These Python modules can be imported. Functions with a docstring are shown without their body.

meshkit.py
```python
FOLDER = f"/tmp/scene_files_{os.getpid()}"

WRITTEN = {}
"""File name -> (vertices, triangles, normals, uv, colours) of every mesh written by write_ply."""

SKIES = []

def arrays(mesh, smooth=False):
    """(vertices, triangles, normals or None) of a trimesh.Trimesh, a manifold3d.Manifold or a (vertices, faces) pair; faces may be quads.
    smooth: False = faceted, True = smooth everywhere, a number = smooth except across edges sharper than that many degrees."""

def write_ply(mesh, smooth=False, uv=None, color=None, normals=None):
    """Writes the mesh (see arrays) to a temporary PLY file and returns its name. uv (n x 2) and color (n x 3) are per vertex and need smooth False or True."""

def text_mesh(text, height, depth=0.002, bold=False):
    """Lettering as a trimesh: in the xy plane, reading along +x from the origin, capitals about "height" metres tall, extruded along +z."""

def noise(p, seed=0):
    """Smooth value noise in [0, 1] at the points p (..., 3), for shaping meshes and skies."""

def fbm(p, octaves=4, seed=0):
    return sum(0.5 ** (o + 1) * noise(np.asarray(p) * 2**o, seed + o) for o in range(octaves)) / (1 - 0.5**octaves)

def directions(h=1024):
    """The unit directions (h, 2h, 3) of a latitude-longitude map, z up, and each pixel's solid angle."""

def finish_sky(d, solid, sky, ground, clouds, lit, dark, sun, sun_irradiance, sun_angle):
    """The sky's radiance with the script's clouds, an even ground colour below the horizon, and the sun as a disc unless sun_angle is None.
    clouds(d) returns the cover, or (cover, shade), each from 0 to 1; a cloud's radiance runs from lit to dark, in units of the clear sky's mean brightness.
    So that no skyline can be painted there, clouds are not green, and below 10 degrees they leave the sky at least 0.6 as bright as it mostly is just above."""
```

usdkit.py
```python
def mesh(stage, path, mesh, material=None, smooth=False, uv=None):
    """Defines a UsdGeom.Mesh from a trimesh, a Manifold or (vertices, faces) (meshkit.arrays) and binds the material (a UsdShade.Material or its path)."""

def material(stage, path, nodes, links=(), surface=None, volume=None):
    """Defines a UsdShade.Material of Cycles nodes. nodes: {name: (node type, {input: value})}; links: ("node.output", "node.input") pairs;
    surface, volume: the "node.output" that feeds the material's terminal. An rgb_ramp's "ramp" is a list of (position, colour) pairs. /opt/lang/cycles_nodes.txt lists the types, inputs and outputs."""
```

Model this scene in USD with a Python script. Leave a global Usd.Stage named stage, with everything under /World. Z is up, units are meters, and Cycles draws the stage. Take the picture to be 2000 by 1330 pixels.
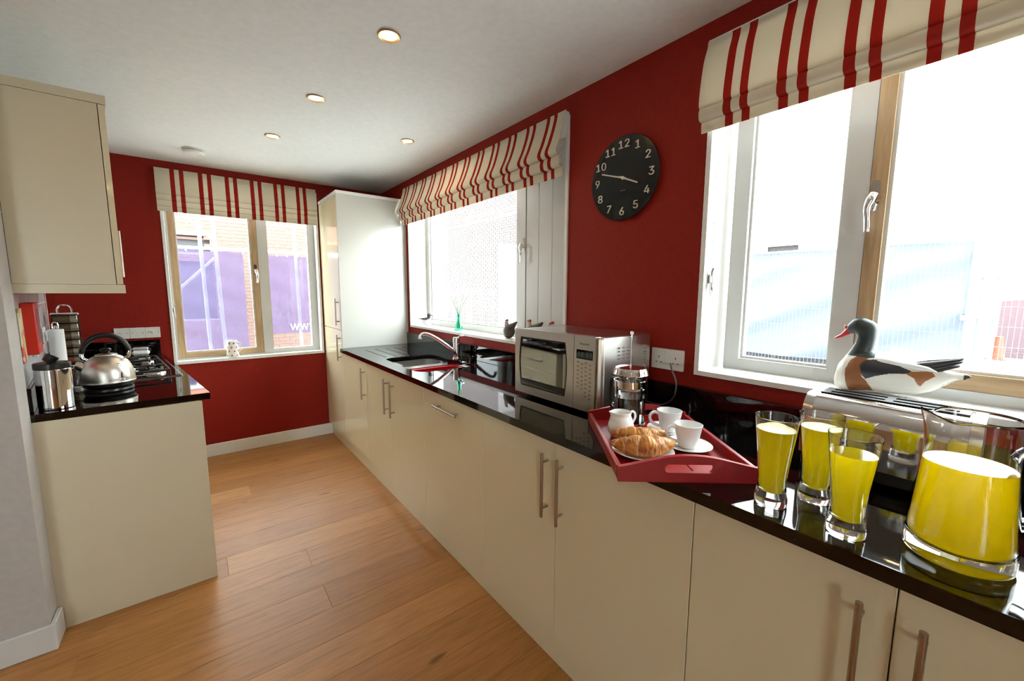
import math, random, sys
sys.path.insert(0, '/opt/lang')
import numpy as np, trimesh, manifold3d as m3, usdkit, meshkit
from shapely.geometry import Polygon, LineString, Point, box as sbox
from shapely.ops import unary_union
from shapely import affinity
from pxr import Usd, UsdGeom, UsdLux, UsdShade, Sdf, Gf, Vt

stage = Usd.Stage.CreateInMemory()
UsdGeom.Xform.Define(stage, '/World')
UsdGeom.Scope.Define(stage, '/World/Looks')
rng = random.Random(7)
PI = math.pi

# ---------------------------------------------------------------- camera, sky, sun, exposure
CAM_H, YAW, PITCH, ROLL, FPX = 1.38862, 0.660213, -0.119363, 0.0037949, 791.86
EXPOSURE = 0.22
cam = UsdGeom.Camera.Define(stage, '/World/camera')
cam.CreateHorizontalApertureAttr(36.0)
cam.CreateFocalLengthAttr(36.0 * FPX / 2000)
cam.CreateClippingRangeAttr((0.02, 500))
cam.CreateExposureAttr(EXPOSURE)
_cy, _sy, _cp, _sp, _cr, _sr = math.cos(YAW), math.sin(YAW), math.cos(PITCH), math.sin(PITCH), math.cos(ROLL), math.sin(ROLL)
_f = np.array([_sy * _cp, _cy * _cp, _sp]); _r = np.array([_cy, -_sy, 0]); _u = np.cross(_r, _f)
_r, _u = _cr * _r + _sr * _u, -_sr * _r + _cr * _u
cam.AddTransformOp().Set(Gf.Matrix4d(*_r, 0, *_u, 0, *(-_f), 0, 0, 0, CAM_H, 1))

sky = UsdLux.DomeLight.Define(stage, '/World/sky_light')
sky.CreateColorAttr((0.88, 0.97, 1.0)); sky.CreateIntensityAttr(4.5)
sun = UsdLux.DistantLight.Define(stage, '/World/sun_light')
sun.CreateColorAttr((1.0, 0.93, 0.82)); sun.CreateIntensityAttr(6.5); sun.CreateAngleAttr(0.6)
_sd = Gf.Vec3d(0.72, 0.03, -0.69).GetNormalized()      # the way the sunlight travels: in over the roof, from behind the house
sun.AddTransformOp().Set(Gf.Matrix4d().SetRotate(Gf.Rotation(Gf.Vec3d(0, 0, -1), _sd)))
LAMP = 125.0                                            # ceiling spots

# ---------------------------------------------------------------- materials
MAT = {}
def mat(name, nodes, links, surface):
    MAT[name] = usdkit.material(stage, '/World/Looks/' + name, nodes, links, surface=surface); return MAT[name]
def pm(name, color, rough=0.5, **kw):
    d = dict(base_color=color, roughness=rough); d.update(kw)
    return mat(name, {'p': ('principled_bsdf', d)}, [], 'p.BSDF')
def pn(name, c1, c2, rough=0.5, scale=8, detail=3, stretch=(1, 1, 1), bump=0.0, lo=0.35, hi=0.65, **kw):
    """principled with a two-colour noise over it (and a little relief)"""
    nodes = {'g': ('geometry', {}), 'm': ('mapping', {'scale': stretch}), 'n': ('noise_texture', {'scale': scale, 'detail': detail}),
             'r': ('rgb_ramp', {'ramp': [(lo, c1), (hi, c2)]}), 'p': ('principled_bsdf', dict(roughness=rough, **kw))}
    links = [('g.position', 'm.vector'), ('m.vector', 'n.vector'), ('n.fac', 'r.fac'), ('r.color', 'p.base_color')]
    if bump:
        nodes['b'] = ('bump', {'strength': bump, 'distance': 0.002}); links += [('n.fac', 'b.height'), ('b.normal', 'p.normal')]
    return mat(name, nodes, links, 'p.BSDF')

pn('red_paint', (0.235, 0.0115, 0.0055), (0.265, 0.0135, 0.0065), 0.62, 60, 4, bump=0.08, specular_ior_level=0.22)
pn('white_paint', (0.74, 0.73, 0.71), (0.78, 0.77, 0.75), 0.6, 40, 3, bump=0.05)
pn('ceiling_paint', (0.74, 0.74, 0.735), (0.78, 0.78, 0.775), 0.75, 40, 3, bump=0.05)
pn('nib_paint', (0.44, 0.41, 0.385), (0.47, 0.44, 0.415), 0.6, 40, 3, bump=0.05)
pm('white_gloss', (0.80, 0.80, 0.78), 0.28)
pm('cream_white', (0.56, 0.555, 0.515), 0.16)
pm('frame_white', (0.60, 0.595, 0.58), 0.3)
pm('cream_gloss', (0.71, 0.62, 0.42), 0.10, coat_weight=0.4, coat_roughness=0.04)
pm('cream_matt', (0.62, 0.545, 0.39), 0.35)
pm('steel', (0.60, 0.58, 0.55), 0.24, metallic=1.0)
pm('handle_steel', (0.44, 0.385, 0.33), 0.30, metallic=1.0)
pm('chrome', (0.80, 0.80, 0.80), 0.05, metallic=1.0)
pm('satin_steel', (0.62, 0.585, 0.53), 0.33, metallic=1.0, anisotropic=0.5)
pm('black_plastic', (0.012, 0.012, 0.013), 0.28)
pm('black_iron', (0.018, 0.018, 0.019), 0.42)
pm('black_glass', (0.006, 0.006, 0.007), 0.03)
pm('clock_face', (0.008, 0.009, 0.010), 0.09, specular_ior_level=0.35)
pm('door_glass', (0.006, 0.006, 0.007), 0.03, ior=2.1, specular_ior_level=0.8)
pm('aged_brass', (0.45, 0.33, 0.19), 0.35, metallic=0.8)
pm('numeral_white', (0.62, 0.58, 0.50), 0.4)
pm('porcelain', (0.82, 0.82, 0.81), 0.12)
pm('plastic_white', (0.78, 0.77, 0.74), 0.3)
pm('socket_hole', (0.02, 0.02, 0.02), 0.5)
pm('tray_red', (0.32, 0.010, 0.012), 0.38)
pm('bright_red', (0.62, 0.022, 0.010), 0.35)
pm('dark_red', (0.22, 0.01, 0.012), 0.4)
pm('red_basin', (0.42, 0.01, 0.02), 0.3)
pm('coffee', (0.010, 0.005, 0.003), 0.08)
pm('paper_white', (0.86, 0.86, 0.85), 0.8)
pm('grey_line', (0.16, 0.15, 0.14), 0.5)
pm('cord_grey', (0.30, 0.29, 0.27), 0.5)
pm('flex_grey', (0.10, 0.10, 0.10), 0.4)
pm('grout', (0.74, 0.73, 0.71), 0.8)
pm('comb_red', (0.50, 0.03, 0.02), 0.45)
pm('bill_red', (0.62, 0.03, 0.03), 0.3)
pm('hen_grey', (0.075, 0.058, 0.045), 0.5)
pm('bird_grey', (0.045, 0.045, 0.05), 0.5)
pm('duck_black', (0.018, 0.018, 0.026), 0.3)
pm('feather_white', (0.45, 0.45, 0.47), 0.4)
pm('petal', (0.80, 0.80, 0.62), 0.6)
pm('stem_green', (0.10, 0.20, 0.06), 0.6)
pm('cone_orange', (0.40, 0.050, 0.025), 0.5)
pm('galvanised', (0.20, 0.235, 0.285), 0.5)
pm('scaffold', (0.66, 0.70, 0.74), 0.45)
pm('fence_wire', (0.16, 0.19, 0.24), 0.6)
pm('dark_void', (0.05, 0.045, 0.05), 0.6)
pm('concrete', (0.50, 0.49, 0.46), 0.9)
pm('debris', (0.16, 0.145, 0.145), 0.9)
pm('rust_panel', (0.12, 0.075, 0.085), 0.9)
pm('red_band', (0.55, 0.16, 0.10), 0.8)
pm('pale_wall', (0.74, 0.68, 0.62), 0.9)
pm('scaffold_banner_print', (0.9, 0.9, 0.9), 0.6)
pm('mortar', (0.26, 0.25, 0.24), 0.95)
pm('rubber', (0.03, 0.03, 0.03), 0.6)
pm('spice_dark', (0.10, 0.06, 0.03), 0.35)
pm('spice_cap', (0.42, 0.38, 0.30), 0.3, metallic=0.7)
pm('spice_red', (0.22, 0.05, 0.02), 0.35)
pm('gauge', (0.12, 0.02, 0.02), 0.1)
mat('lamp_glow', {'e': ('emission', {'color': (1.0, 0.64, 0.29), 'strength': LAMP})}, [], 'e.emission')
mat('display_digits', {'e': ('emission', {'color': (0.35, 0.45, 0.42), 'strength': 0.16})}, [], 'e.emission')

# oak: six tones, grain along x, dark flecks
OAK = [(0.40, 0.178, 0.052), (0.37, 0.160, 0.046), (0.45, 0.210, 0.066), (0.385, 0.170, 0.049), (0.42, 0.190, 0.058), (0.35, 0.148, 0.041)]
for i, c in enumerate(OAK):
    d = tuple(x * 0.56 for x in c); l = tuple(x * 1.2 for x in c)
    mat(f'oak_{i}', {'g': ('geometry', {}), 'm': ('mapping', {'scale': (1.0, 13, 1), 'location': (3.1 * i, 7.7 * i, 0)}),
        'n': ('noise_texture', {'scale': 3.2, 'detail': 6, 'roughness': 0.62, 'distortion': 0.5}),
        'm2': ('mapping', {'scale': (2.2, 60, 1), 'location': (i, 0, 0)}), 'n2': ('noise_texture', {'scale': 5, 'detail': 3}),
        'r': ('rgb_ramp', {'ramp': [(0.22, d), (0.45, c), (0.75, l)]}), 'r2': ('rgb_ramp', {'ramp': [(0.3, (0.80, 0.80, 0.80)), (0.62, (1.06, 1.06, 1.06))]}),
        'm3': ('mapping', {'scale': (2.4, 7.0, 1), 'location': (1.7 * i, 0.6 * i, 0)}), 'n3': ('noise_texture', {'scale': 1.6, 'detail': 1.5}),
        'r3': ('rgb_ramp', {'ramp': [(0.0, (1, 1, 1)), (0.70, (1, 1, 1)), (0.76, (0.42, 0.36, 0.32))]}),
        'x': ('mix_color', {'blend_type': 'multiply', 'fac': 1.0}), 'x2': ('mix_color', {'blend_type': 'multiply', 'fac': 1.0}),
        'b': ('bump', {'strength': 0.12, 'distance': 0.001}), 'p': ('principled_bsdf', {'roughness': 0.42, 'specular_ior_level': 0.32})},
        [('g.position', 'm.vector'), ('m.vector', 'n.vector'), ('n.fac', 'r.fac'), ('g.position', 'm2.vector'), ('m2.vector', 'n2.vector'), ('n2.fac', 'r2.fac'),
         ('g.position', 'm3.vector'), ('m3.vector', 'n3.vector'), ('n3.fac', 'r3.fac'), ('r.color', 'x.a'), ('r2.color', 'x.b'), ('x.result', 'x2.a'), ('r3.color', 'x2.b'),
         ('x2.result', 'p.base_color'), ('n2.fac', 'b.height'), ('b.normal', 'p.normal')], 'p.BSDF')
# sash wood
def wood(name, stretch, c1, c2):
    pn(name, c1, c2, 0.4, 6, 5, stretch)
wood('sash_wood_upright', (9, 9, 0.8), (0.36, 0.235, 0.125), (0.52, 0.36, 0.20))
wood('sash_wood_far', (9, 9, 0.8), (0.36, 0.235, 0.12), (0.50, 0.34, 0.18))
wood('sash_wood_level', (9, 0.8, 9), (0.36, 0.235, 0.125), (0.52, 0.36, 0.20))
wood('sash_wood_level_far', (0.8, 9, 9), (0.36, 0.235, 0.12), (0.50, 0.34, 0.18))
# granite: black, polished, tiny pale specks
mat('granite', {'g': ('geometry', {}), 'v': ('voronoi_texture', {'scale': 420}), 'n': ('noise_texture', {'scale': 160, 'detail': 2}),
    'r': ('rgb_ramp', {'ramp': [(0.0, (0.16, 0.17, 0.19)), (0.09, (0.05, 0.05, 0.055)), (0.14, (0.004, 0.004, 0.005))]}),
    'r2': ('rgb_ramp', {'ramp': [(0.45, (0.10, 0.10, 0.10)), (0.65, (1, 1, 1))]}), 'x': ('mix_color', {'blend_type': 'multiply', 'fac': 1.0}),
    'p': ('principled_bsdf', {'roughness': 0.04, 'specular_ior_level': 0.55})},
    [('g.position', 'v.vector'), ('v.distance', 'r.fac'), ('g.position', 'n.vector'), ('n.fac', 'r2.fac'), ('r.color', 'x.a'), ('r2.color', 'x.b'), ('x.result', 'p.base_color')], 'p.BSDF')
# panes, glass, juice
mat('pane', {'w': ('layer_weight', {'blend': 0.5}), 'q': ('math', {'math_type': 'power', 'value2': 5.0}), 'f': ('math', {'math_type': 'multiply_add', 'value2': 0.32, 'value3': 0.03}), 't': ('transparent_bsdf', {'color': (0.97, 0.985, 0.98)}), 'g': ('glossy_bsdf', {'roughness': 0.0, 'color': (1, 1, 1)}), 'x': ('mix_closure', {})},
    [('w.facing', 'q.value1'), ('q.value', 'f.value1'), ('f.value', 'x.fac'), ('t.BSDF', 'x.closure1'), ('g.BSDF', 'x.closure2')], 'x.closure')
pm('glass', (1, 1, 1), 0.0, transmission_weight=1.0, ior=1.47)
pm('green_glass', (0.25, 0.85, 0.62), 0.02, transmission_weight=1.0, ior=1.45)
for nm, c in (('juice', (1.0, 0.80, 0.004)), ('juice_deep', (1.0, 0.73, 0.003))):
    mat(nm, {'d': ('diffuse_bsdf', {'color': c}),
             't': ('translucent_bsdf', {'color': (1.0, c[1] ** 0.62, c[2] ** 0.62)}), 'x': ('mix_closure', {'fac': 0.85}),
             'w': ('layer_weight', {'blend': 0.5}), 'q': ('math', {'math_type': 'power', 'value2': 4.0}), 'f': ('math', {'math_type': 'multiply_add', 'value2': 0.85, 'value3': 0.025}), 'g': ('glossy_bsdf', {'roughness': 0.02}), 'y': ('mix_closure', {})},
        [('d.BSDF', 'x.closure1'), ('t.BSDF', 'x.closure2'), ('w.facing', 'q.value1'), ('q.value', 'f.value1'), ('f.value', 'y.fac'), ('x.closure', 'y.closure1'), ('g.BSDF', 'y.closure2')], 'y.closure')
pm('juice_foam', (0.88, 0.82, 0.45), 0.5)
# roman-blind cloth: cream with pairs of red stripes
def cloth(name, axis, phase, period, s):
    """s: (start1, end1, start2, end2) of the two stripes as fractions of the period"""
    cr, rd = (0.76, 0.70, 0.58), (0.40, 0.032, 0.024)
    mat(name, {'g': ('geometry', {}), 's': ('separate_xyz', {}), 'a': ('math', {'math_type': 'subtract', 'value2': phase}), 'd': ('math', {'math_type': 'divide', 'value2': period}),
        'm': ('math', {'math_type': 'floored_modulo', 'value2': 1.0}), 'r': ('rgb_ramp', {'interpolate': False, 'ramp': [(0.0, cr), (s[0], rd), (s[1], cr), (s[2], rd), (s[3], cr), (1.0, cr)]}),
        'n': ('noise_texture', {'scale': 900, 'detail': 1}), 'b': ('bump', {'strength': 0.25, 'distance': 0.0006}),
        'p': ('diffuse_bsdf', {}), 't': ('translucent_bsdf', {}), 'x': ('mix_closure', {'fac': 0.32})},
        [('g.position', 's.vector'), ('s.' + axis, 'a.value1'), ('a.value', 'd.value1'), ('d.value', 'm.value1'), ('m.value', 'r.fac'), ('r.color', 'p.color'), ('r.color', 't.color'),
         ('g.position', 'n.vector'), ('n.fac', 'b.height'), ('b.normal', 'p.normal'), ('p.BSDF', 'x.closure1'), ('t.BSDF', 'x.closure2')], 'x.closure')
cloth('cloth_far', 'x', -0.0933, 0.1712, (0.004, 0.165, 0.33, 0.487))
cloth('cloth_middle', 'y', 1.576, 0.1648, (0.004, 0.155, 0.335, 0.49))
cloth('cloth_near', 'y', 0.6435, 0.165, (0.004, 0.16, 0.333, 0.494))
# outside cloths
def sheet(name, c, tr, op):
    mat(name, {'p': ('diffuse_bsdf', {'color': c}), 't': ('translucent_bsdf', {'color': c}), 'x': ('mix_closure', {'fac': tr}), 'c': ('transparent_bsdf', {}), 'y': ('mix_closure', {'fac': op})},
        [('p.BSDF', 'x.closure1'), ('t.BSDF', 'x.closure2'), ('c.BSDF', 'y.closure1'), ('x.closure', 'y.closure2')], 'y.closure')
sheet('purple_netting', (0.125, 0.10, 0.19), 0.45, 0.52)
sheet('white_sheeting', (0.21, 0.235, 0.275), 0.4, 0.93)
# brick with a tone of its own for every brick
def bricks(name, ramp):
    mat(name, {'g': ('geometry', {}), 'r': ('rgb_ramp', {'ramp': ramp}), 'p': ('principled_bsdf', {'roughness': 0.9})},
        [('g.random_per_island', 'r.fac'), ('r.color', 'p.base_color')], 'p.BSDF')
bricks('brick_red', [(0.0, (0.175, 0.095, 0.076)), (0.45, (0.20, 0.128, 0.106)), (0.78, (0.215, 0.155, 0.138)), (0.88, (0.12, 0.10, 0.105)), (1.0, (0.14, 0.123, 0.125))])
bricks('brick_pink', [(0.0, (0.105, 0.082, 0.080)), (0.5, (0.14, 0.122, 0.122)), (1.0, (0.085, 0.076, 0.084))])
pm('mortar_pale', (0.18, 0.176, 0.176), 0.95)
# painted things whose colours lie in the mesh
def painted(name, rough):
    mat(name, {'a': ('attribute', {'attribute': 'paint'}), 'p': ('principled_bsdf', {'roughness': rough})}, [('a.color', 'p.base_color')], 'p.BSDF')
painted('duck_paint', 0.38); painted('pastry', 0.42); painted('china_paint', 0.25)
# wall tiles: pale with soft vertical stripes
mat('tile_stripe', {'g': ('geometry', {}), 'm': ('mapping', {'scale': (0.0, 15, 0.0)}), 'n': ('noise_texture', {'scale': 1.0, 'detail': 2}),
    'r': ('rgb_ramp', {'ramp': [(0.34, (0.44, 0.42, 0.44)), (0.46, (0.66, 0.66, 0.67)), (0.58, (0.52, 0.50, 0.53)), (0.66, (0.72, 0.72, 0.72))]}), 'p': ('principled_bsdf', {'roughness': 0.18})},
    [('g.position', 'm.vector'), ('m.vector', 'n.vector'), ('n.fac', 'r.fac'), ('r.color', 'p.base_color')], 'p.BSDF')
mat('pattern_print', {'g': ('geometry', {}), 'v': ('voronoi_texture', {'scale': 34}), 's': ('separate_color', {}),
    'r': ('rgb_ramp', {'interpolate': False, 'ramp': [(0.0, (0.72, 0.66, 0.42)), (0.45, (0.62, 0.10, 0.05)), (0.62, (0.75, 0.42, 0.12)), (0.78, (0.74, 0.68, 0.46)), (0.9, (0.30, 0.36, 0.16))]}), 'p': ('principled_bsdf', {'roughness': 0.4})},
    [('g.position', 'v.vector'), ('v.color', 's.color'), ('s.r', 'r.fac'), ('r.color', 'p.base_color')], 'p.BSDF')
# ---------------------------------------------------------------- mesh helpers
cat_ = trimesh.util.concatenate
def rbox(x0, x1, y0, y1, z0, z1, c=0.002):
    c = min(c, (x1 - x0) / 2.2, (y1 - y0) / 2.2, (z1 - z0) / 2.2)
    p = []
    for sx, x in ((1, x0), (-1, x1)):
        for sy, y in ((1, y0), (-1, y1)):
            for sz, z in ((1, z0), (-1, z1)):
                p += [(x + sx * c, y + sy * c, z), (x + sx * c, y, z + sz * c), (x, y + sy * c, z + sz * c)]
    return trimesh.Trimesh(*_hull(p), process=False)
def _hull(p):
    h = trimesh.convex.convex_hull(np.array(p)); return h.vertices, h.faces
def bx(x0, x1, y0, y1, z0, z1):
    m = trimesh.creation.box((x1 - x0, y1 - y0, z1 - z0)); m.apply_translation(((x0 + x1) / 2, (y0 + y1) / 2, (z0 + z1) / 2)); return m
def lathe(prof, n=48, at=(0, 0, 0), deform=None, close=True):
    """(r, z) profile from the axis to the axis turned about z; closed rings only where r > 0"""
    v, f, rings = [], [], []
    for r, z in prof:
        if r < 1e-7:
            rings.append([len(v)]); v.append((0, 0, z))
        else:
            rings.append(list(range(len(v), len(v) + n)))
            for k in range(n):
                a = 2 * PI * k / n; v.append((r * math.cos(a), r * math.sin(a), z))
    for A, B in zip(rings[:-1], rings[1:]):
        for k in range(n):
            k2 = (k + 1) % n
            if len(A) == 1 and len(B) == 1: break
            if len(A) == 1: f.append((A[0], B[k2], B[k]))
            elif len(B) == 1: f.append((A[k], A[k2], B[0]))
            else: f += [(A[k], A[k2], B[k2]), (A[k], B[k2], B[k])]
    v = np.array(v, float)
    if deform is not None: v = deform(v)
    m = trimesh.Trimesh(v + np.array(at), np.array(f), process=False)
    if m.is_watertight and m.volume < 0: m.invert()
    return m
def smooth_line(pts, n=8, closed=False):
    """Catmull-Rom through the points"""
    p = np.array(pts, float); out = []
    N = len(p)
    for i in range(N if closed else N - 1):
        if closed: a, b, c, d = p[(i - 1) % N], p[i], p[(i + 1) % N], p[(i + 2) % N]
        else: a, b, c, d = p[max(i - 1, 0)], p[i], p[i + 1], p[min(i + 2, N - 1)]
        for t in np.arange(n) / n:
            out.append(0.5 * (2 * b + (c - a) * t + (2 * a - 5 * b + 4 * c - d) * t * t + (3 * b - a - 3 * c + d) * t ** 3))
    if not closed: out.append(p[-1])
    return np.array(out)
def tube(pts, r, n=10, closed=False, flat=1.0):
    p = np.array(pts, float); N = len(p); r = np.broadcast_to(r, (N,))
    t = (np.roll(p, -1, 0) - np.roll(p, 1, 0)) if closed else np.gradient(p, axis=0)
    t /= np.linalg.norm(t, axis=1, keepdims=True)
    a = np.cross(t[0], (0, 0, 1) if abs(t[0][2]) < 0.9 else (1, 0, 0)); a /= np.linalg.norm(a)
    v = []
    for i in range(N):
        a = a - t[i] * (a @ t[i]); a /= np.linalg.norm(a); b = np.cross(t[i], a)
        for k in range(n):
            w = 2 * PI * k / n; v.append(p[i] + r[i] * (math.cos(w) * a + flat * math.sin(w) * b))
    f = []
    for i in range(N if closed else N - 1):
        j = (i + 1) % N
        for k in range(n):
            k2 = (k + 1) % n; f += [(i * n + k, i * n + k2, j * n + k2), (i * n + k, j * n + k2, j * n + k)]
    if not closed:
        v += [p[0], p[-1]]
        for k in range(n):
            k2 = (k + 1) % n; f += [(N * n, k2, k), (N * n + 1, (N - 1) * n + k, (N - 1) * n + k2)]
    m = trimesh.Trimesh(np.array(v), np.array(f), process=False)
    if m.volume < 0: m.invert()
    return m
def rod(a, b, r, n=10): return tube([a, b], r, n)
def poly3(poly, h0, h1, axis='z'):
    """a 2D outline given a thickness: axis z (x, y), x (y, z) or y (x, z)"""
    if poly.geom_type != 'Polygon': return cat_([poly3(g, h0, h1, axis) for g in poly.geoms])
    m = trimesh.creation.extrude_polygon(poly, h1 - h0); v = m.vertices.copy(); f = m.faces
    if axis == 'z': v = v + (0, 0, h0)
    elif axis == 'x': v = np.c_[v[:, 2] + h0, v[:, 0], v[:, 1]]
    else: v = np.c_[v[:, 0], v[:, 2] + h0, v[:, 1]]; f = f[:, ::-1]
    return trimesh.Trimesh(v, f, process=False)
def rrect(x0, x1, y0, y1, r, res=6): return sbox(x0 + r, y0 + r, x1 - r, y1 - r).buffer(r, quad_segs=res)
def man(m): return m3.Manifold(m3.Mesh(np.asarray(m.vertices, np.float32), np.asarray(m.faces, np.uint32)))
def unman(M):
    q = M.to_mesh(); return trimesh.Trimesh(q.vert_properties[:, :3].astype(float), q.tri_verts, process=False)
def cut(m, *others):
    M = man(m)
    for o in others: M = M - man(o)
    return unman(M)
def xf(m, loc=(0, 0, 0), rz=0.0, rx=0.0, ry=0.0):
    m = m.copy(); T = trimesh.transformations
    m.apply_transform(T.euler_matrix(rx, ry, rz, 'sxyz')); m.apply_translation(loc); return m
def basis(m, o, ex, ey, ez):
    """places a mesh built in x, y, z along three directions"""
    v = np.asarray(m.vertices); return trimesh.Trimesh(np.array(o) + v[:, :1] * np.array(ex) + v[:, 1:2] * np.array(ey) + v[:, 2:] * np.array(ez), m.faces, process=False)
def ell(c, r, n=3):
    m = trimesh.creation.icosphere(n); m.apply_scale(r); m.apply_translation(c); return m
def chain(pts, seg=24):
    """hulls of successive spheres (x, y, z, r), joined"""
    S = [m3.Manifold.sphere(p[3], seg).translate((p[0], p[1], p[2])) for p in pts]
    M = None
    for a, b in zip(S[:-1], S[1:]):
        h = m3.Manifold.batch_hull([a, b]); M = h if M is None else M + h
    return M

# ---------------------------------------------------------------- prim helpers
USED, LOC = set(), {}
def numbered(path):
    if path not in USED: USED.add(path); return path
    k = 1
    while f'{path}_{k:03d}' in USED: k += 1
    USED.add(f'{path}_{k:03d}'); return f'{path}_{k:03d}'
def tag(prim, label=None, cat=None, group=None, kind=None):
    for k, v in (('label', label), ('category', cat), ('group', group), ('kind', kind)):
        if v: prim.SetCustomDataByKey(k, v)
def thing(name, label=None, cat=None, loc=(0, 0, 0), rz=0.0, group=None, kind=None):
    p = numbered('/World/' + name); x = UsdGeom.Xform.Define(stage, p)
    x.AddTranslateOp().Set(Gf.Vec3d(*map(float, loc))); x.AddRotateZOp().Set(math.degrees(rz))
    tag(x.GetPrim(), label, cat, group, kind); LOC[p] = (np.array(loc, float), rz); return p
def part(parent, name, mesh, m, label=None, smooth=30, local=True, kind=None, paint=None):
    """one Mesh under parent ('' = a thing by itself). local: built in the thing's own frame; else in the world's."""
    top = '/'.join(parent.split('/')[:3]) if parent else ''
    if not local and top in LOC:
        loc, rz = LOC[top]; c, s = math.cos(-rz), math.sin(-rz)
        v = np.asarray(mesh.vertices) - loc; v = np.c_[c * v[:, 0] - s * v[:, 1], s * v[:, 0] + c * v[:, 1], v[:, 2]]
        mesh = trimesh.Trimesh(v, mesh.faces, process=False)
    p = numbered((parent or '/World') + '/' + name)
    if paint is not None: smooth = True
    pr = usdkit.mesh(stage, p, mesh, MAT[m], smooth=smooth)
    if paint is not None:
        UsdGeom.PrimvarsAPI(pr).CreatePrimvar('paint', Sdf.ValueTypeNames.Color3fArray, 'vertex').Set(Vt.Vec3fArray.FromNumpy(np.asarray(paint, np.float32)))
    tag(pr.GetPrim(), label=label, kind=kind); return p
def solo(name, mesh, m, label, cat, group=None, smooth=30, kind=None):
    p = part('', name, mesh, m, smooth=smooth); tag(stage.GetPrimAtPath(p), label, cat, group, kind); return p
def struct(name, mesh, m, smooth=30, label=None, cat=None):
    p = part('', name, mesh, m, smooth=smooth); tag(stage.GetPrimAtPath(p), label, cat, kind='structure'); return p
def dup(src, loc, rz=0.0, label=None, group=None):
    was = stage.GetPrimAtPath(src).GetCustomData(); base = src.split('/')[2]
    p = numbered('/World/' + base); x = UsdGeom.Xform.Define(stage, p); pr = x.GetPrim()
    pr.GetReferences().AddInternalReference(src); pr.SetInstanceable(True)
    x.ClearXformOpOrder(); x.AddTranslateOp().Set(Gf.Vec3d(*map(float, loc))); x.AddRotateZOp().Set(math.degrees(rz))
    tag(pr, label or was.get('label'), was.get('category'), group or was.get('group')); return p
def text(s, h, depth=0.001, bold=False): return meshkit.text_mesh(s, h, depth, bold)
# ---------------------------------------------------------------- the room
XR, YF, H = 1.544, 4.148, 2.362
XW, XC, XP, ZT, ZB = 0.929, 0.950, 0.978, 0.910, 0.879
LO, LU, LV = np.array([-0.545, 2.335, 0.0]), np.array([0.9894, 0.1454, 0.0]), np.array([-0.1454, 0.9894, 0.0])   # the splayed left-hand run
LROT = math.atan2(LU[1], LU[0])
def L(a, b, z=0.0): return LO + a * LU + b * LV + np.array([0, 0, z])
def lbox(a0, a1, b0, b1, z0, z1, c=0.002): return basis(rbox(a0, a1, b0, b1, z0, z1, c), LO, LU, LV, (0, 0, 1))
def lpoly(pts, z0, z1): return poly3(Polygon([tuple(L(a, b)[:2]) for a, b in pts]), z0, z1)
SILL = 1.0855
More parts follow.
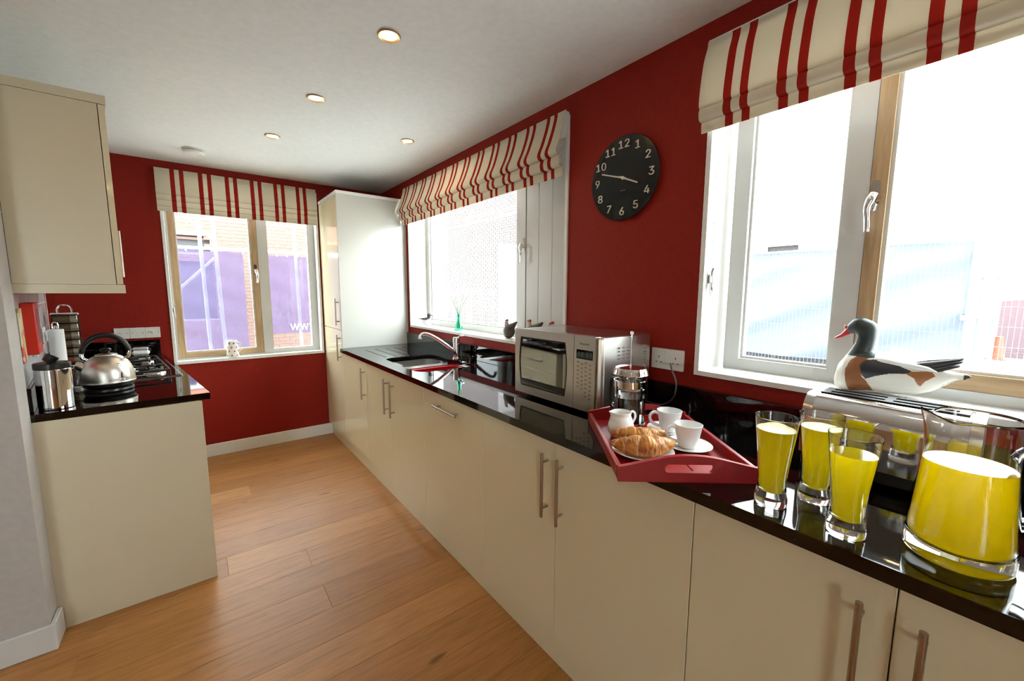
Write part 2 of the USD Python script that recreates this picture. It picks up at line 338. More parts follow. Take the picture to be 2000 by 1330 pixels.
# right wall with its two windows, far wall with one
hs = (bx(XR - 0.1, XR + 0.5, -0.80, 0.8047, 1.0675, 2.27), bx(XR - 0.1, XR + 0.5, 1.519, 3.498, 1.0675, 2.27))
struct('wall_right', cut(bx(XR, XR + 0.13, -4.2, 4.5, -0.1, H + 0.05), *hs), 'red_paint', smooth=False)
struct('wall_right_outer_leaf', cut(bx(XR + 0.1301, XR + 0.32, -4.2, 4.5, -0.1, H + 0.05), *hs), 'pale_wall', smooth=False)
hs = bx(-0.170, 0.938, YF - 0.1, YF + 0.5, 0.803, 2.28)
struct('wall_back', cut(bx(-1.2, XR, YF, YF + 0.08, -0.1, H + 0.05), hs), 'red_paint', smooth=False)
struct('wall_back_outer_leaf', cut(bx(-1.2, XR, YF + 0.0801, YF + 0.32, -0.1, H + 0.05), hs), 'pale_wall', smooth=False)
wl = thing('wall_left', kind='structure')
part(wl, 'plaster', lpoly([(-0.25, -0.005), (0, -0.005), (0, 1.86), (-0.25, 1.86)], -0.1, H + 0.05), 'white_paint', smooth=False, local=False)
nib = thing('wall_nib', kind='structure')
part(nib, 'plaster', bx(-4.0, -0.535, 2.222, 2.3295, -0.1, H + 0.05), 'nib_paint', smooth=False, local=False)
struct('wall_side', bx(-4.25, -4.0, -4.2, 2.35, -0.1, H + 0.05), 'white_paint', smooth=False)
struct('wall_front', cut(bx(-4.25, XR + 0.32, -4.4, -4.2, -0.1, H + 0.05), bx(-2.9, -1.75, -4.5, -4.1, 0.02, 2.1)), 'white_paint', smooth=False)
struct('ceiling', bx(-4.25, XR + 0.32, -4.4, YF + 0.32, H, H + 0.25), 'ceiling_paint', smooth=False)
# patio door in the wall behind the camera
dr = thing('door_1', kind='structure')
fr = cut(bx(-2.9, -1.75, -4.33, -4.26, 0.02, 2.1), bx(-2.83, -1.82, -4.4, -4.2, 0.10, 2.03))
part(dr, 'door_frame', fr, 'white_gloss', local=False, smooth=False)
part(dr, 'pane', bx(-2.83, -1.82, -4.30, -4.29, 0.10, 2.03), 'pane', local=False, smooth=False)
# oak floor: planks along x in rows
fl = thing('floor', kind='structure')
part(fl, 'screed', bx(-4.25, XR + 0.32, -4.4, YF + 0.32, -0.12, -0.016), 'dark_void', smooth=False)
JOINTS = {-1: 0.383, 1: 0.375, 2: 0.033, 7: 0.207, 11: -0.06, 9: -0.12}
W = 0.1745
rows = list(range(-36, 14))
for k in rows:
    y0 = 1.953 + W * (k if k < 0 else k)
    if y0 > YF: break
    xj = JOINTS.get(k, -0.45 + 0.17 * math.sin(2.3 * k)); y1 = min(y0 + W, YF - 0.002)
    if y1 < -4.18: continue
    xs = [xj + 1.9 * q for q in range(-3, 3)]; xs = [-4.0] + [x for x in xs if -3.9 < x < XR - 0.1] + [XR]
    for q, (a, b) in enumerate(zip(xs[:-1], xs[1:])):
        if y0 < -2.0 and a < -1.2: pass
        part(fl, 'plank', rbox(a + 0.0002, b - 0.0002, max(y0, -4.2) + 0.0002, y1 - 0.0002, -0.016, 0.0, 0.0008), f'oak_{rng.randrange(6)}', smooth=False)
# skirtings
def skirting(x0, x1, y0, y1): return rbox(x0, x1, y0, y1, 0, 0.105, 0.003)
struct('baseboard_back', skirting(-0.2, XP + 0.02, YF - 0.016, YF), 'white_gloss')
struct('baseboard_nib', cat_([skirting(-4.0, -0.5185, 2.206, 2.222), skirting(-0.5345, -0.5185, 2.2225, 2.325)]), 'frame_white')
# ---------------------------------------------------------------- windows
def monkey_handle(parent, o, ex, ey, name='handle'):
    """espagnolette handle: plate up the stile, curved lever hanging from it. ex out of the stile, ey across, z up; o at the lever's pivot."""
    ez = np.array([0, 0, 1.0]); ex, ey = np.array(ex, float), np.array(ey, float)
    P = lambda a, b, c: np.array(o) + a * ex + b * ey + c * ez
    pl = cat_([basis(poly3(rrect(-0.011, 0.011, -0.03, 0.062, 0.010), 0, 0.006, 'x'), P(0, 0, 0), ex, ey, ez)])
    h = part(parent, name, pl, 'chrome', local=False)
    part(h, 'boss', tube([P(0.004, 0, 0.01), P(0.030, 0, 0.004)], [0.014, 0.012], 16), 'chrome', local=False)
    lev = smooth_line([P(0.026, 0, 0.018), P(0.036, -0.004, 0.0), P(0.040, -0.010, -0.025), P(0.036, -0.008, -0.055), P(0.034, -0.006, -0.095)], 6)
    part(h, 'lever', tube(lev, np.interp(np.arange(len(lev)), [0, 6, 12, len(lev) - 1], [0.011, 0.012, 0.0085, 0.0075]), 12), 'chrome', local=False)
    part(h, 'lock_barrel', tube([P(0.030, 0.0, 0.004), P(0.0375, 0.001, 0.004)], 0.0045, 12), 'black_plastic', local=False)
def ring(outer, inner, h0, h1, axis): return poly3(Polygon(sbox(*outer).exterior.coords, [sbox(*inner).exterior.coords]), h0, h1, axis)
LT = 0.018
def liner(y0, y1, z0, z1, x1):
    """boards lining the reveal, standing 10 mm proud of the wall"""
    return ring((y0, z0, y1, z1), (y0 + LT, z0 + LT, y1 - LT, z1 - LT), XR - 0.010, x1, 'x')
XG = 1.690   # inner face of the window frames in the right wall
# window 1: the large one on the right
w1 = thing('window_1', kind='structure', loc=(XR, 0, SILL))
part(w1, 'reveal_lining', liner(-0.80, 0.8047, 1.0675, 2.27, 1.75), 'white_gloss', local=False, smooth=False)
y0, y1, z0, z1 = -0.782, 0.765, SILL, 2.252
fr = poly3(Polygon(sbox(y0, z0, y1, z1).exterior.coords, [sbox(0.420, z0 + 0.045, 0.708, z1 - 0.05).exterior.coords, sbox(y0 + 0.05, z0 + 0.032, 0.355, z1 - 0.05).exterior.coords]), XG, XG + 0.07, 'x')
part(w1, 'window_frame', fr, 'frame_white', local=False, smooth=False)
part(w1, 'glazing_bead', ring((0.420, z0 + 0.045, 0.708, z1 - 0.05), (0.428, z0 + 0.053, 0.700, z1 - 0.058), XG + 0.02, XG + 0.05, 'x'), 'frame_white', local=False, smooth=False)
part(w1, 'pane', bx(XG + 0.035, XG + 0.039, 0.425, 0.703, z0 + 0.05, z1 - 0.055), 'pane', local=False, smooth=False)
sy0, sy1, sz0, sz1 = y0 + 0.052, 0.3525, z0 + 0.034, z1 - 0.052
sash = part(w1, 'sash', cat_([bx(XG - 0.004, XG + 0.056, sy1 - 0.040, sy1, sz0, sz1), bx(XG - 0.004, XG + 0.056, sy0, sy0 + 0.040, sz0, sz1)]), 'sash_wood_upright', local=False, smooth=False)
part(sash, 'rail', cat_([bx(XG - 0.004, XG + 0.056, sy0 + 0.040, sy1 - 0.040, sz0, sz0 + 0.046), bx(XG - 0.004, XG + 0.056, sy0 + 0.040, sy1 - 0.040, sz1 - 0.046, sz1)]), 'sash_wood_level', local=False, smooth=False)
part(sash, 'glazing_bead', ring((sy0 + 0.040, sz0 + 0.046, sy1 - 0.040, sz1 - 0.046), (sy0 + 0.050, sz0 + 0.054, sy1 - 0.050, sz1 - 0.054), XG + 0.010, XG + 0.05, 'x'), 'frame_white', local=False, smooth=False)
part(sash, 'pane', bx(XG + 0.030, XG + 0.034, sy0 + 0.045, sy1 - 0.045, sz0 + 0.05, sz1 - 0.05), 'pane', local=False, smooth=False)
monkey_handle(sash, (XG - 0.004, 0.338, 1.672), (-1, 0, 0), (0, -1, 0))
# window 2: over the sink, with a boarded panel at its near end
w2 = thing('window_2', kind='structure', loc=(XR, 2.5, SILL))
part(w2, 'reveal_lining', liner(1.519, 3.498, 1.0675, 2.27, 1.765), 'white_gloss', local=False, smooth=False)
y0, y1 = 1.537, 3.480
fr = poly3(Polygon(sbox(y0, z0, y1, z1).exterior.coords, [sbox(2.145, z0 + 0.045, 3.425, z1 - 0.05).exterior.coords, sbox(1.60, z0 + 0.035, 2.062, z1 - 0.05).exterior.coords]), XG + 0.012, XG + 0.075, 'x')
part(w2, 'window_frame', fr, 'frame_white', local=False, smooth=False)
part(w2, 'glazing_bead', ring((2.145, z0 + 0.045, 3.425, z1 - 0.05), (2.155, z0 + 0.055, 3.415, z1 - 0.06), XG + 0.03, XG + 0.06, 'x'), 'frame_white', local=False, smooth=False)
part(w2, 'pane', bx(XG + 0.043, XG + 0.047, 2.15, 3.42, z0 + 0.05, z1 - 0.055), 'pane', local=False, smooth=False)
pan = part(w2, 'vent_panel', bx(XG + 0.030, XG + 0.06, 1.60, 2.062, z0 + 0.035, z1 - 0.05), 'frame_white', local=False, smooth=False)
for a, b in ((1.603, 1.694), (1.694, 1.800), (1.800, 1.920), (1.920, 2.040)):
    part(pan, 'board', rbox(XG + 0.006, XG + 0.031, a + 0.0006, b - 0.0006, z0 + 0.038, z1 - 0.053, 0.0028), 'frame_white', local=False, smooth=False)
part(pan, 'edge_bead', bx(XG + 0.002, XG + 0.03, 2.043, 2.058, z0 + 0.038, z1 - 0.053), 'frame_white', local=False, smooth=False)
monkey_handle(w2, (XG + 0.004, 2.056, 1.672), (-1, 0, 0), (0, 1, 0))
# window 3: far wall
w3 = thing('window_3', kind='structure', loc=(0.38, YF, 0.82))
YG = 4.235
part(w3, 'reveal_lining', ring((-0.170, 0.803, 0.938, 2.28), (-0.152, 0.826, 0.920, 2.262), YF - 0.010, YG + 0.07, 'y'), 'white_gloss', local=False, smooth=False)
fr = poly3(Polygon(sbox(-0.152, 0.826, 0.920, 2.262).exterior.coords, [sbox(-0.140, 0.838, 0.458, 2.25).exterior.coords, sbox(0.535, 0.866, 0.860, 2.21).exterior.coords]), YG + 0.004, YG + 0.068, 'y')
part(w3, 'window_frame', fr, 'frame_white', local=False, smooth=False)
part(w3, 'pane', bx(0.532, 0.863, YG + 0.033, YG + 0.037, 0.863, 2.213), 'pane', local=False, smooth=False)
sx0, sx1, sz0, sz1 = -0.138, 0.456, 0.840, 2.248
sash = part(w3, 'sash', cat_([bx(sx0, sx0 + 0.042, YG, YG + 0.055, sz0, sz1), bx(sx1 - 0.050, sx1, YG, YG + 0.055, sz0, sz1)]), 'sash_wood_far', local=False, smooth=False)
part(sash, 'rail', cat_([bx(sx0 + 0.042, sx1 - 0.050, YG, YG + 0.055, sz0, sz0 + 0.042), bx(sx0 + 0.042, sx1 - 0.050, YG, YG + 0.055, sz1 - 0.042, sz1)]), 'sash_wood_level_far', local=False, smooth=False)
part(sash, 'glazing_bead', ring((sx0 + 0.042, sz0 + 0.042, sx1 - 0.050, sz1 - 0.042), (sx0 + 0.050, sz0 + 0.050, sx1 - 0.058, sz1 - 0.050), YG + 0.012, YG + 0.05, 'y'), 'frame_white', local=False, smooth=False)
part(sash, 'pane', bx(sx0 + 0.045, sx1 - 0.053, YG + 0.030, YG + 0.034, sz0 + 0.045, sz1 - 0.045), 'pane', local=False, smooth=False)
monkey_handle(sash, (0.432, YG, 1.555), (0, -1, 0), (-1, 0, 0))
# ---------------------------------------------------------------- roman blinds
def blind(name, label, prof, u0, u1, m, wallx, rails):
    """prof: (distance from the wall, z) of the cloth's section; along y on the right wall (wallx) or along x on the far wall"""
    pl = smooth_line(prof, 5); N = 60
    U = np.linspace(u0, u1, N)
    ln = LineString(pl); t = 0.0016
    tn = np.gradient(pl, axis=0); tn /= np.linalg.norm(tn, axis=1, keepdims=True); nm = np.c_[tn[:, 1], -tn[:, 0]]
    sec = np.vstack([pl + nm * t, (pl - nm * t)[::-1]]); M = len(sec)
    v, f = [], []
    for i, u in enumerate(U):
        for d, z in sec:
            wob = 0.0022 * math.sin(9.1 * u + 11 * z) * max(0, min(1, (2.26 - z) / 0.1))
            v.append((XR - d - wob, u, z) if wallx else (u, YF - d - wob, z))
    for i in range(N - 1):
        for k in range(M):
            a, b = i * M + k, i * M + (k + 1) % M; f += [(a, b, b + M), (a, b + M, a + M)]
    for s in (0, (N - 1) * M):
        for k in range(len(pl) - 1): f += [(s + k, s + k + 1, s + M - 2 - k), (s + k, s + M - 2 - k, s + M - 1 - k)]
    mid = (u0 + u1) / 2
    th = thing(name, label, 'window blind', loc=(XR - 0.04, mid, 2.0) if wallx else (mid, YF - 0.04, 2.0))
    part(th, 'cloth', trimesh.Trimesh(np.array(v), np.array(f), process=False), m, local=False, smooth=60)
    hr = bx(XR - 0.028, XR - 0.002, u0 + 0.004, u1 - 0.004, 2.252, 2.283) if wallx else bx(u0 + 0.004, u1 - 0.004, YF - 0.028, YF - 0.002, 2.262, 2.300)
    part(th, 'headrail', hr, 'white_gloss', local=False, smooth=False)
    for d, z in rails:
        part(th, 'batten', bx(XR - d - 0.004, XR - d, u0 + 0.006, u1 - 0.006, z, z + 0.022) if wallx else bx(u0 + 0.006, u1 - 0.006, YF - d - 0.004, YF - d, z, z + 0.022), 'white_gloss', local=False, smooth=False)
blind('roman_blind', 'striped roman blind over the small window on the far wall',
      [(0.030, 2.302), (0.033, 2.26), (0.042, 2.20), (0.050, 2.14), (0.052, 2.112), (0.044, 2.108), (0.045, 2.113), (0.052, 2.09), (0.051, 2.070), (0.043, 2.066), (0.044, 2.071), (0.050, 2.045), (0.048, 2.026), (0.040, 2.022), (0.041, 2.027), (0.045, 2.005), (0.044, 1.984)],
      -0.182, 0.926, 'cloth_far', False, [(0.034, 1.986)])
blind('roman_blind', 'long striped roman blind with billowing folds over the sink window',
      [(0.030, 2.286), (0.032, 2.262), (0.048, 2.205), (0.072, 2.14), (0.092, 2.098), (0.095, 2.078), (0.082, 2.066), (0.066, 2.070), (0.066, 2.078), (0.074, 2.06), (0.078, 2.036), (0.072, 2.018), (0.058, 2.014), (0.050, 2.020), (0.049, 2.028), (0.050, 2.0), (0.048, 1.968)],
      1.520, 3.535, 'cloth_middle', True, [(0.036, 1.972), (0.054, 2.03)])
blind('roman_blind', 'striped roman blind over the large window behind the painted duck',
      [(0.030, 2.276), (0.033, 2.252), (0.052, 2.20), (0.066, 2.13), (0.073, 2.075), (0.072, 2.048), (0.058, 2.040), (0.058, 2.046), (0.070, 2.034), (0.070, 2.012), (0.062, 2.002), (0.046, 2.002), (0.045, 2.010), (0.047, 1.990), (0.044, 1.963)],
      -0.795, 0.813, 'cloth_near', True, [(0.034, 1.968), (0.048, 2.012)])
# cords and cleats in the left reveals
def cleat(loc, ex, ey, cord_top, label):
    t = thing('cord_cleat', label, 'cord cleat', loc=loc)
    P = lambda a, b, c: np.array(loc) + a * np.array(ex) + b * np.array(ey) + np.array([0, 0, c])
    part(t, 'post', basis(rbox(0, 0.012, -0.006, 0.006, -0.016, 0.016, 0.003), loc, ex, ey, (0, 0, 1)), 'cord_grey', local=False)
    part(t, 'horn', tube(smooth_line([P(0.010, 0, 0.012), P(0.013, 0, 0.026), P(0.018, 0, 0.042)], 4), [0.005] * 4 + [0.004] * 4 + [0.003], 8), 'cord_grey', local=False)
    part(t, 'horn', tube(smooth_line([P(0.010, 0, -0.012), P(0.013, 0, -0.026), P(0.018, 0, -0.042)], 4), [0.005] * 4 + [0.004] * 4 + [0.003], 8), 'cord_grey', local=False)
    lp = smooth_line([P(0.010, 0.009, 0.03), P(0.012, 0.012, 0.0), P(0.014, 0.008, -0.04), P(0.014, 0.0, -0.062), P(0.014, -0.009, -0.04), P(0.012, -0.010, 0.0), P(0.010, -0.006, 0.03)], 6)
    part(t, 'cord_loop', tube(lp, 0.0028, 6), 'plastic_white', local=False)
    part(t, 'cord', tube([P(0.010, 0.0, 0.04), P(0.006, 0.0, cord_top - loc[2])], 0.0012, 5), 'plastic_white', local=False)
cleat((1.570, 0.7867, 1.44), (0, -1, 0), (1, 0, 0), 2.25, 'blind cord cleat in the left reveal of the large window')
cleat((-0.152, 4.185, 1.235), (1, 0, 0), (0, 1, 0), 2.26, 'blind cord cleat in the left reveal of the far window')

# ---------------------------------------------------------------- kitchen units on the right
def bar_handle(parent, x, y, z, length, vertical=True, out=(-1, 0, 0), along=None, r=0.006):
    """round bar on two posts; x, y, z is the middle of the bar's seat on the door face"""
    o = np.array([x, y, z], float); out = np.array(out, float); al = np.array([0, 0, 1.0]) if vertical else np.array(along, float)
    c = o + out * 0.030
    h = part(parent, 'handle', tube([c - al * length / 2, c + al * length / 2], r, 14), 'handle_steel', local=False)
    for s in (-1, 1):
        b = o + al * s * (length / 2 - 0.032)
        part(h, 'post', tube([b, b + out * 0.026], r * 0.8, 10), 'handle_steel', local=False)
    return h
def base_unit(name, label, doors, top=0.868, cat='kitchen cabinet'):
    y0, y1 = min(d[0] for d in doors), max(d[1] for d in doors)
    t = thing(name, label, cat, loc=(1.24, (y0 + y1) / 2, 0.0))
    part(t, 'body', bx(XC + 0.021, XR - 0.004, y0 + 0.001, y1 - 0.001, 0.124, top), 'cream_matt', local=False, smooth=False)
    for a, b, hy in doors:
        d = part(t, 'door', rbox(XC, XC + 0.019, a + 0.0012, b - 0.0012, 0.122, 0.874, 0.0015), 'cream_gloss', local=False)
        if hy is not None: bar_handle(d, XC, hy, 0.709, 0.236)
base_unit('base_cabinet', 'single-door base cabinet next to the tall cupboard', [(2.97, 3.551, 3.003)])
base_unit('base_cabinet', 'two-door base cabinet under the sink, handles paired at the middle', [(2.492, 2.97, 2.545), (2.015, 2.492, 2.442)], top=0.66)
base_unit('base_cabinet', 'two-door base cabinet below the microwave, tall bar handles side by side', [(0.970, 1.430, 1.012), (0.476, 0.970, 0.937)])
base_unit('base_cabinet', 'two-door base cabinet below the juice glasses at the right edge of the picture', [(0.101, 0.476, 0.146), (-0.39, 0.101, 0.062)])
base_unit('base_cabinet', 'base cabinet beyond the right edge of the picture', [(-1.0, -0.39, -0.44)])
t = thing('dishwasher', 'built-in dishwasher front with a level bar handle, between sink and microwave cabinets', 'dishwasher', loc=(1.24, 1.72, 0))
part(t, 'body', bx(XC + 0.021, XR - 0.004, 1.431, 2.014, 0.124, 0.868), 'cream_matt', local=False, smooth=False)
d = part(t, 'door', rbox(XC, XC + 0.019, 1.4312, 2.0138, 0.122, 0.874, 0.0015), 'cream_gloss', local=False)
bar_handle(d, XC, 1.735, 0.806, 0.236, False, along=(0, 1, 0))
solo('plinth', bx(XP, XP + 0.016, -1.0, YF - 0.018, 0.0, 0.121), 'cream_gloss', 'long cream plinth under the right-hand run of cabinets', 'plinth', smooth=False)
# tall cupboard
YT, ZTALL = 3.554, 2.203
t = thing('tall_cupboard', 'full-height cream cupboard in the far right corner', 'cupboard', loc=(1.24, 3.85, 0))
part(t, 'body', bx(XC + 0.0205, XR - 0.002, YT + 0.019, YF - 0.003, 0.122, ZTALL - 0.03), 'cream_matt', local=False, smooth=False)
part(t, 'side_panel', rbox(XC + 0.001, XR - 0.002, YT, YT + 0.018, 0.122, ZTALL - 0.028, 0.001), 'cream_white', local=False, smooth=False)
part(t, 'cornice', rbox(XC - 0.002, XR - 0.002, YT - 0.002, YF - 0.003, ZTALL - 0.027, ZTALL, 0.002), 'white_gloss', local=False)
d = part(t, 'door', rbox(XC, XC + 0.020, YT + 0.0195, YF - 0.006, 1.064, ZTALL - 0.029, 0.0015), 'cream_gloss', local=False)
bar_handle(d, XC, 3.607, 1.215, 0.225)
d = part(t, 'door', rbox(XC, XC + 0.020, YT + 0.0195, YF - 0.006, 0.122, 1.060, 0.0015), 'cream_gloss', local=False)
bar_handle(d, XC, 3.607, 0.910, 0.225)
# worktop with the sink cut-out
far_bowl = rrect(1.030, 1.400, 2.575, 2.830, 0.07); near_bowl = rrect(1.015, 1.435, 2.200, 2.520, 0.085)
hole = unary_union([far_bowl, near_bowl, rrect(1.04, 1.375, 2.42, 2.68, 0.06)]).buffer(-0.01).buffer(0.01)
top = poly3(Polygon(sbox(XW, -1.0, XR - 0.001, YT - 0.001).exterior.coords, [hole.exterior.coords]), ZB, ZT)
grooves = [poly3(LineString([(x, 2.875 + e), (x, 3.33)]).buffer(0.004), ZT - 0.0018, ZT + 0.01) for x, e in ((1.070, 0.0), (1.150, 0.0), (1.235, 0.0), (1.315, 0.0), (1.385, 0.0))]
top = cut(top, *grooves)
solo('worktop', top, 'granite', 'long polished black granite worktop along the windows, with the sink let into it', 'worktop', smooth=False)
solo('upstand', rbox(XR - 0.020, XR - 0.0005, -1.0, YT - 0.001, ZT + 0.0003, 1.014, 0.0015), 'granite', 'black granite upstand along the right wall behind the sink and microwave', 'upstand')
# sink: two steel bowls hung under the worktop
t = thing('sink', 'undermounted stainless steel sink with a half bowl and a main bowl', 'sink', loc=(1.22, 2.5, 0.7))
def bowl(poly, depth):
    zt = ZB - 0.0006
    o = poly3(poly.buffer(0.012), zt - depth - 0.002, zt); i = poly3(poly.buffer(-0.002), zt - depth, zt + 0.01)
    return cut(o, i)
part(t, 'half_bowl', bowl(far_bowl.buffer(-0.008), 0.12), 'steel', local=False)
part(t, 'main_bowl', bowl(near_bowl.buffer(-0.010), 0.17), 'steel', local=False)
bridge = hole.buffer(0.015).difference(unary_union([far_bowl.buffer(0.003), near_bowl.buffer(0.001)]))
part(t, 'bridge', poly3(bridge, ZB - 0.012, ZB - 0.0006), 'steel', local=False)
part(t, 'waste', lathe([(0, 0.0), (0.04, 0.0), (0.04, 0.003), (0.03, 0.002), (0, 0.001)], 24, at=(1.22, 2.36, ZB - 0.1704)), 'chrome', local=False)
nb = near_bowl.buffer(-0.035)
bas = cut(poly3(nb, ZB - 0.150, ZB - 0.010), poly3(nb.buffer(-0.006), ZB - 0.145, ZB + 0.1))
t = thing('washing_up_bowl', 'red plastic washing-up bowl standing in the main sink bowl', 'washing-up bowl', loc=(1.22, 2.36, ZB - 0.15))
part(t, 'basin', bas, 'red_basin', local=False)
part(t, 'rim', poly3(nb.buffer(0.012).difference(nb.buffer(-0.008)), ZB - 0.012, ZB - 0.006), 'red_basin', local=False)
# tap
t = thing('tap', 'chrome single-lever kitchen tap with a long sloping spout', 'tap', loc=(1.452, 2.520, ZT))
part(t, 'body', lathe([(0, 0), (0.028, 0), (0.028, 0.006), (0.024, 0.010), (0.024, 0.105), (0.022, 0.110), (0, 0.110)], 32), 'chrome')
part(t, 'lever_cap', lathe([(0, 0.1105), (0.025, 0.1105), (0.025, 0.148), (0.022, 0.156), (0, 0.158)], 32), 'chrome')
part(t, 'lever', tube([(0.01, 0, 0.150), (0.02, -0.03, 0.166), (0.025, -0.055, 0.172)], [0.007, 0.006, 0.005], 10), 'chrome')
sp = smooth_line([(-0.015, 0.004, 0.058), (-0.075, 0.020, 0.105), (-0.150, 0.040, 0.160), (-0.205, 0.055, 0.186), (-0.235, 0.063, 0.184), (-0.247, 0.066, 0.166)], 6)
part(t, 'spout', tube(sp, np.interp(np.arange(len(sp)), [0, len(sp) - 1], [0.013, 0.011]), 14), 'chrome')
part(t, 'aerator', tube([(-0.2472, 0.066, 0.168), (-0.249, 0.0666, 0.153)], 0.012, 14), 'plastic_white')
# ---------------------------------------------------------------- left-hand run (splayed)
t = thing('peninsula_cabinet', 'cream end panel and drawer cabinet under the hob on the left', 'kitchen cabinet', loc=L(0.3, 0.9))
part(t, 'end_panel', poly3(Polygon([(-0.5405, 2.3305), (-0.010, 2.3335), (-0.0126, 2.3525), (-0.5432, 2.3495)]), 0.0, 0.879), 'cream_matt', label='large plain cream end panel', local=False, smooth=False)
part(t, 'body', lpoly([(0.01, 0.0295), (0.515, 0.0295), (0.515, 1.75), (0.01, 1.82)], 0.124, 0.8785), 'cream_matt', local=False, smooth=False)
part(t, 'plinth', lpoly([(0.475, 0.0295), (0.49, 0.0295), (0.49, 1.73), (0.475, 1.73)], 0.0, 0.123), 'cream_matt', local=False, smooth=False)
for (b0, b1) in ((0.03, 0.63), (1.232, 1.73)):
    for z0, z1 in ((0.124, 0.400), (0.403, 0.680), (0.683, 0.873)):
        d = part(t, 'drawer', lbox(0.516, 0.534, b0 + 0.0012, b1 - 0.0012, z0, z1), 'cream_gloss', local=False)
        o = L(0.534, (b0 + b1) / 2, z1 - 0.09); bar_handle(d, *o, 0.236, False, out=LU, along=LV)
ov = part(t, 'oven_door', lbox(0.516, 0.536, 0.632, 1.230, 0.24, 0.74), 'black_glass', local=False)
o = L(0.536, 0.93, 0.70); bar_handle(ov, *o, 0.45, False, out=LU, along=LV, r=0.008)
part(t, 'oven_fascia', lbox(0.516, 0.536, 0.632, 1.230, 0.745, 0.873), 'satin_steel', local=False)
t = solo('peninsula_worktop', poly3(Polygon([(-0.5425, 2.3300), (0.0215, 2.3625), tuple(L(0.567, 1.765)[:2]), (-0.215, YF - 0.001), tuple(L(0.0008, 1.831)[:2])]), ZB + 0.0002, ZT), 'granite',
         'polished black granite worktop on the left, holding hob and kettle', 'worktop', smooth=False)
solo('peninsula_upstand', bx(-0.745, -0.243, YF - 0.020, YF - 0.0005, ZT + 0.0003, 1.013), 'granite', 'black granite upstand on the far wall behind the hob', 'upstand', smooth=False)
solo('side_upstand', lbox(0.001, 0.019, 0.03, 1.78, ZT + 0.0003, 1.008), 'granite', 'black granite upstand under the wall tiles on the left', 'upstand', smooth=False)
# tiles
for i in range(12):
    for j in range(3):
        z0 = 1.012 + 0.15 * j; b0 = 0.03 + 0.15 * i
        if b0 + 0.15 > 1.82: break
        part(wl, 'tile', lbox(0.0012, 0.0072, b0 + 0.0018, b0 + 0.1482, z0 + 0.0018, min(z0 + 0.1482, 1.46), 0.0012), 'tile_stripe', local=False, smooth=False)
part(wl, 'grout', lbox(0.0, 0.0045, 0.03, 1.82, 1.0085, 1.462, 0.0001), 'grout', local=False, smooth=False)
# wall cupboard
t = thing('wall_cupboard', 'cream wall cupboard hanging above the left-hand worktop', 'wall cupboard', loc=L(0.15, 0.6, 1.376))
A0, A1 = 0.010, 0.310
def wc(a0, a1, b0, b1, z0, z1): return poly3(Polygon([(-0.545 + a0, 2.345 - 0.0) if False else tuple(L(a0, b0 - 0.147 * a0)[:2]), tuple(L(a1, b0 - 0.147 * a1)[:2]), tuple(L(a1, b1)[:2]), tuple(L(a0, b1)[:2])]), z0, z1)
part(t, 'body', wc(0.011, 0.288, 0.032, 1.2, 1.4125, 2.119), 'cream_matt', local=False, smooth=False)
part(t, 'side_panel', wc(0.009, 0.2875, 0.012, 0.031, 1.4125, 2.119), 'cream_matt', local=False, smooth=False)
d = part(t, 'door', wc(0.290, 0.309, 0.014, 0.60, 1.414, 2.1185), 'cream_gloss', local=False, smooth=False)
o = L(0.309, 0.555, 1.575); bar_handle(d, *o, 0.236, True, out=LU)
d = part(t, 'door', wc(0.290, 0.309, 0.603, 1.2, 1.414, 2.1185), 'cream_gloss', local=False, smooth=False)
part(t, 'cornice', wc(0.006, 0.3135, 0.008, 1.2, 2.120, 2.153), 'cream_matt', local=False, smooth=False)
part(t, 'pelmet', wc(0.006, 0.3135, 0.008, 1.2, 1.3765, 1.4115), 'cream_matt', local=False, smooth=False)
# hob
t = thing('gas_hob', 'black gas hob with cast-iron pan supports set in the left worktop', 'hob', loc=L(0.322, 0.9, ZT), rz=LROT)
part(t, 'plate', rbox(-0.213, 0.213, -0.363, 0.363, 0.0005, 0.007, 0.002), 'black_glass')
part(t, 'trim', poly3(rrect(-0.218, 0.218, -0.368, 0.368, 0.006).difference(rrect(-0.2135, 0.2135, -0.3635, 0.3635, 0.004)), 0.0004, 0.0045), 'steel')
BUR = [(-0.115, -0.235, 0.034), (0.115, -0.235, 0.045), (0.0, 0.02, 0.06), (-0.115, 0.255, 0.045), (0.115, 0.255, 0.034)]
for x, y, r in BUR:
    b = part(t, 'burner', lathe([(0, 0.0075), (r, 0.0075), (r * 0.95, 0.018), (r * 0.8, 0.021), (0, 0.021)], 24, at=(x, y, 0)), 'satin_steel')
    part(b, 'burner_cap', lathe([(0, 0.0212), (r * 0.78, 0.0212), (r * 0.78, 0.027), (r * 0.7, 0.030), (0, 0.031)], 24, at=(x, y, 0)), 'black_iron')
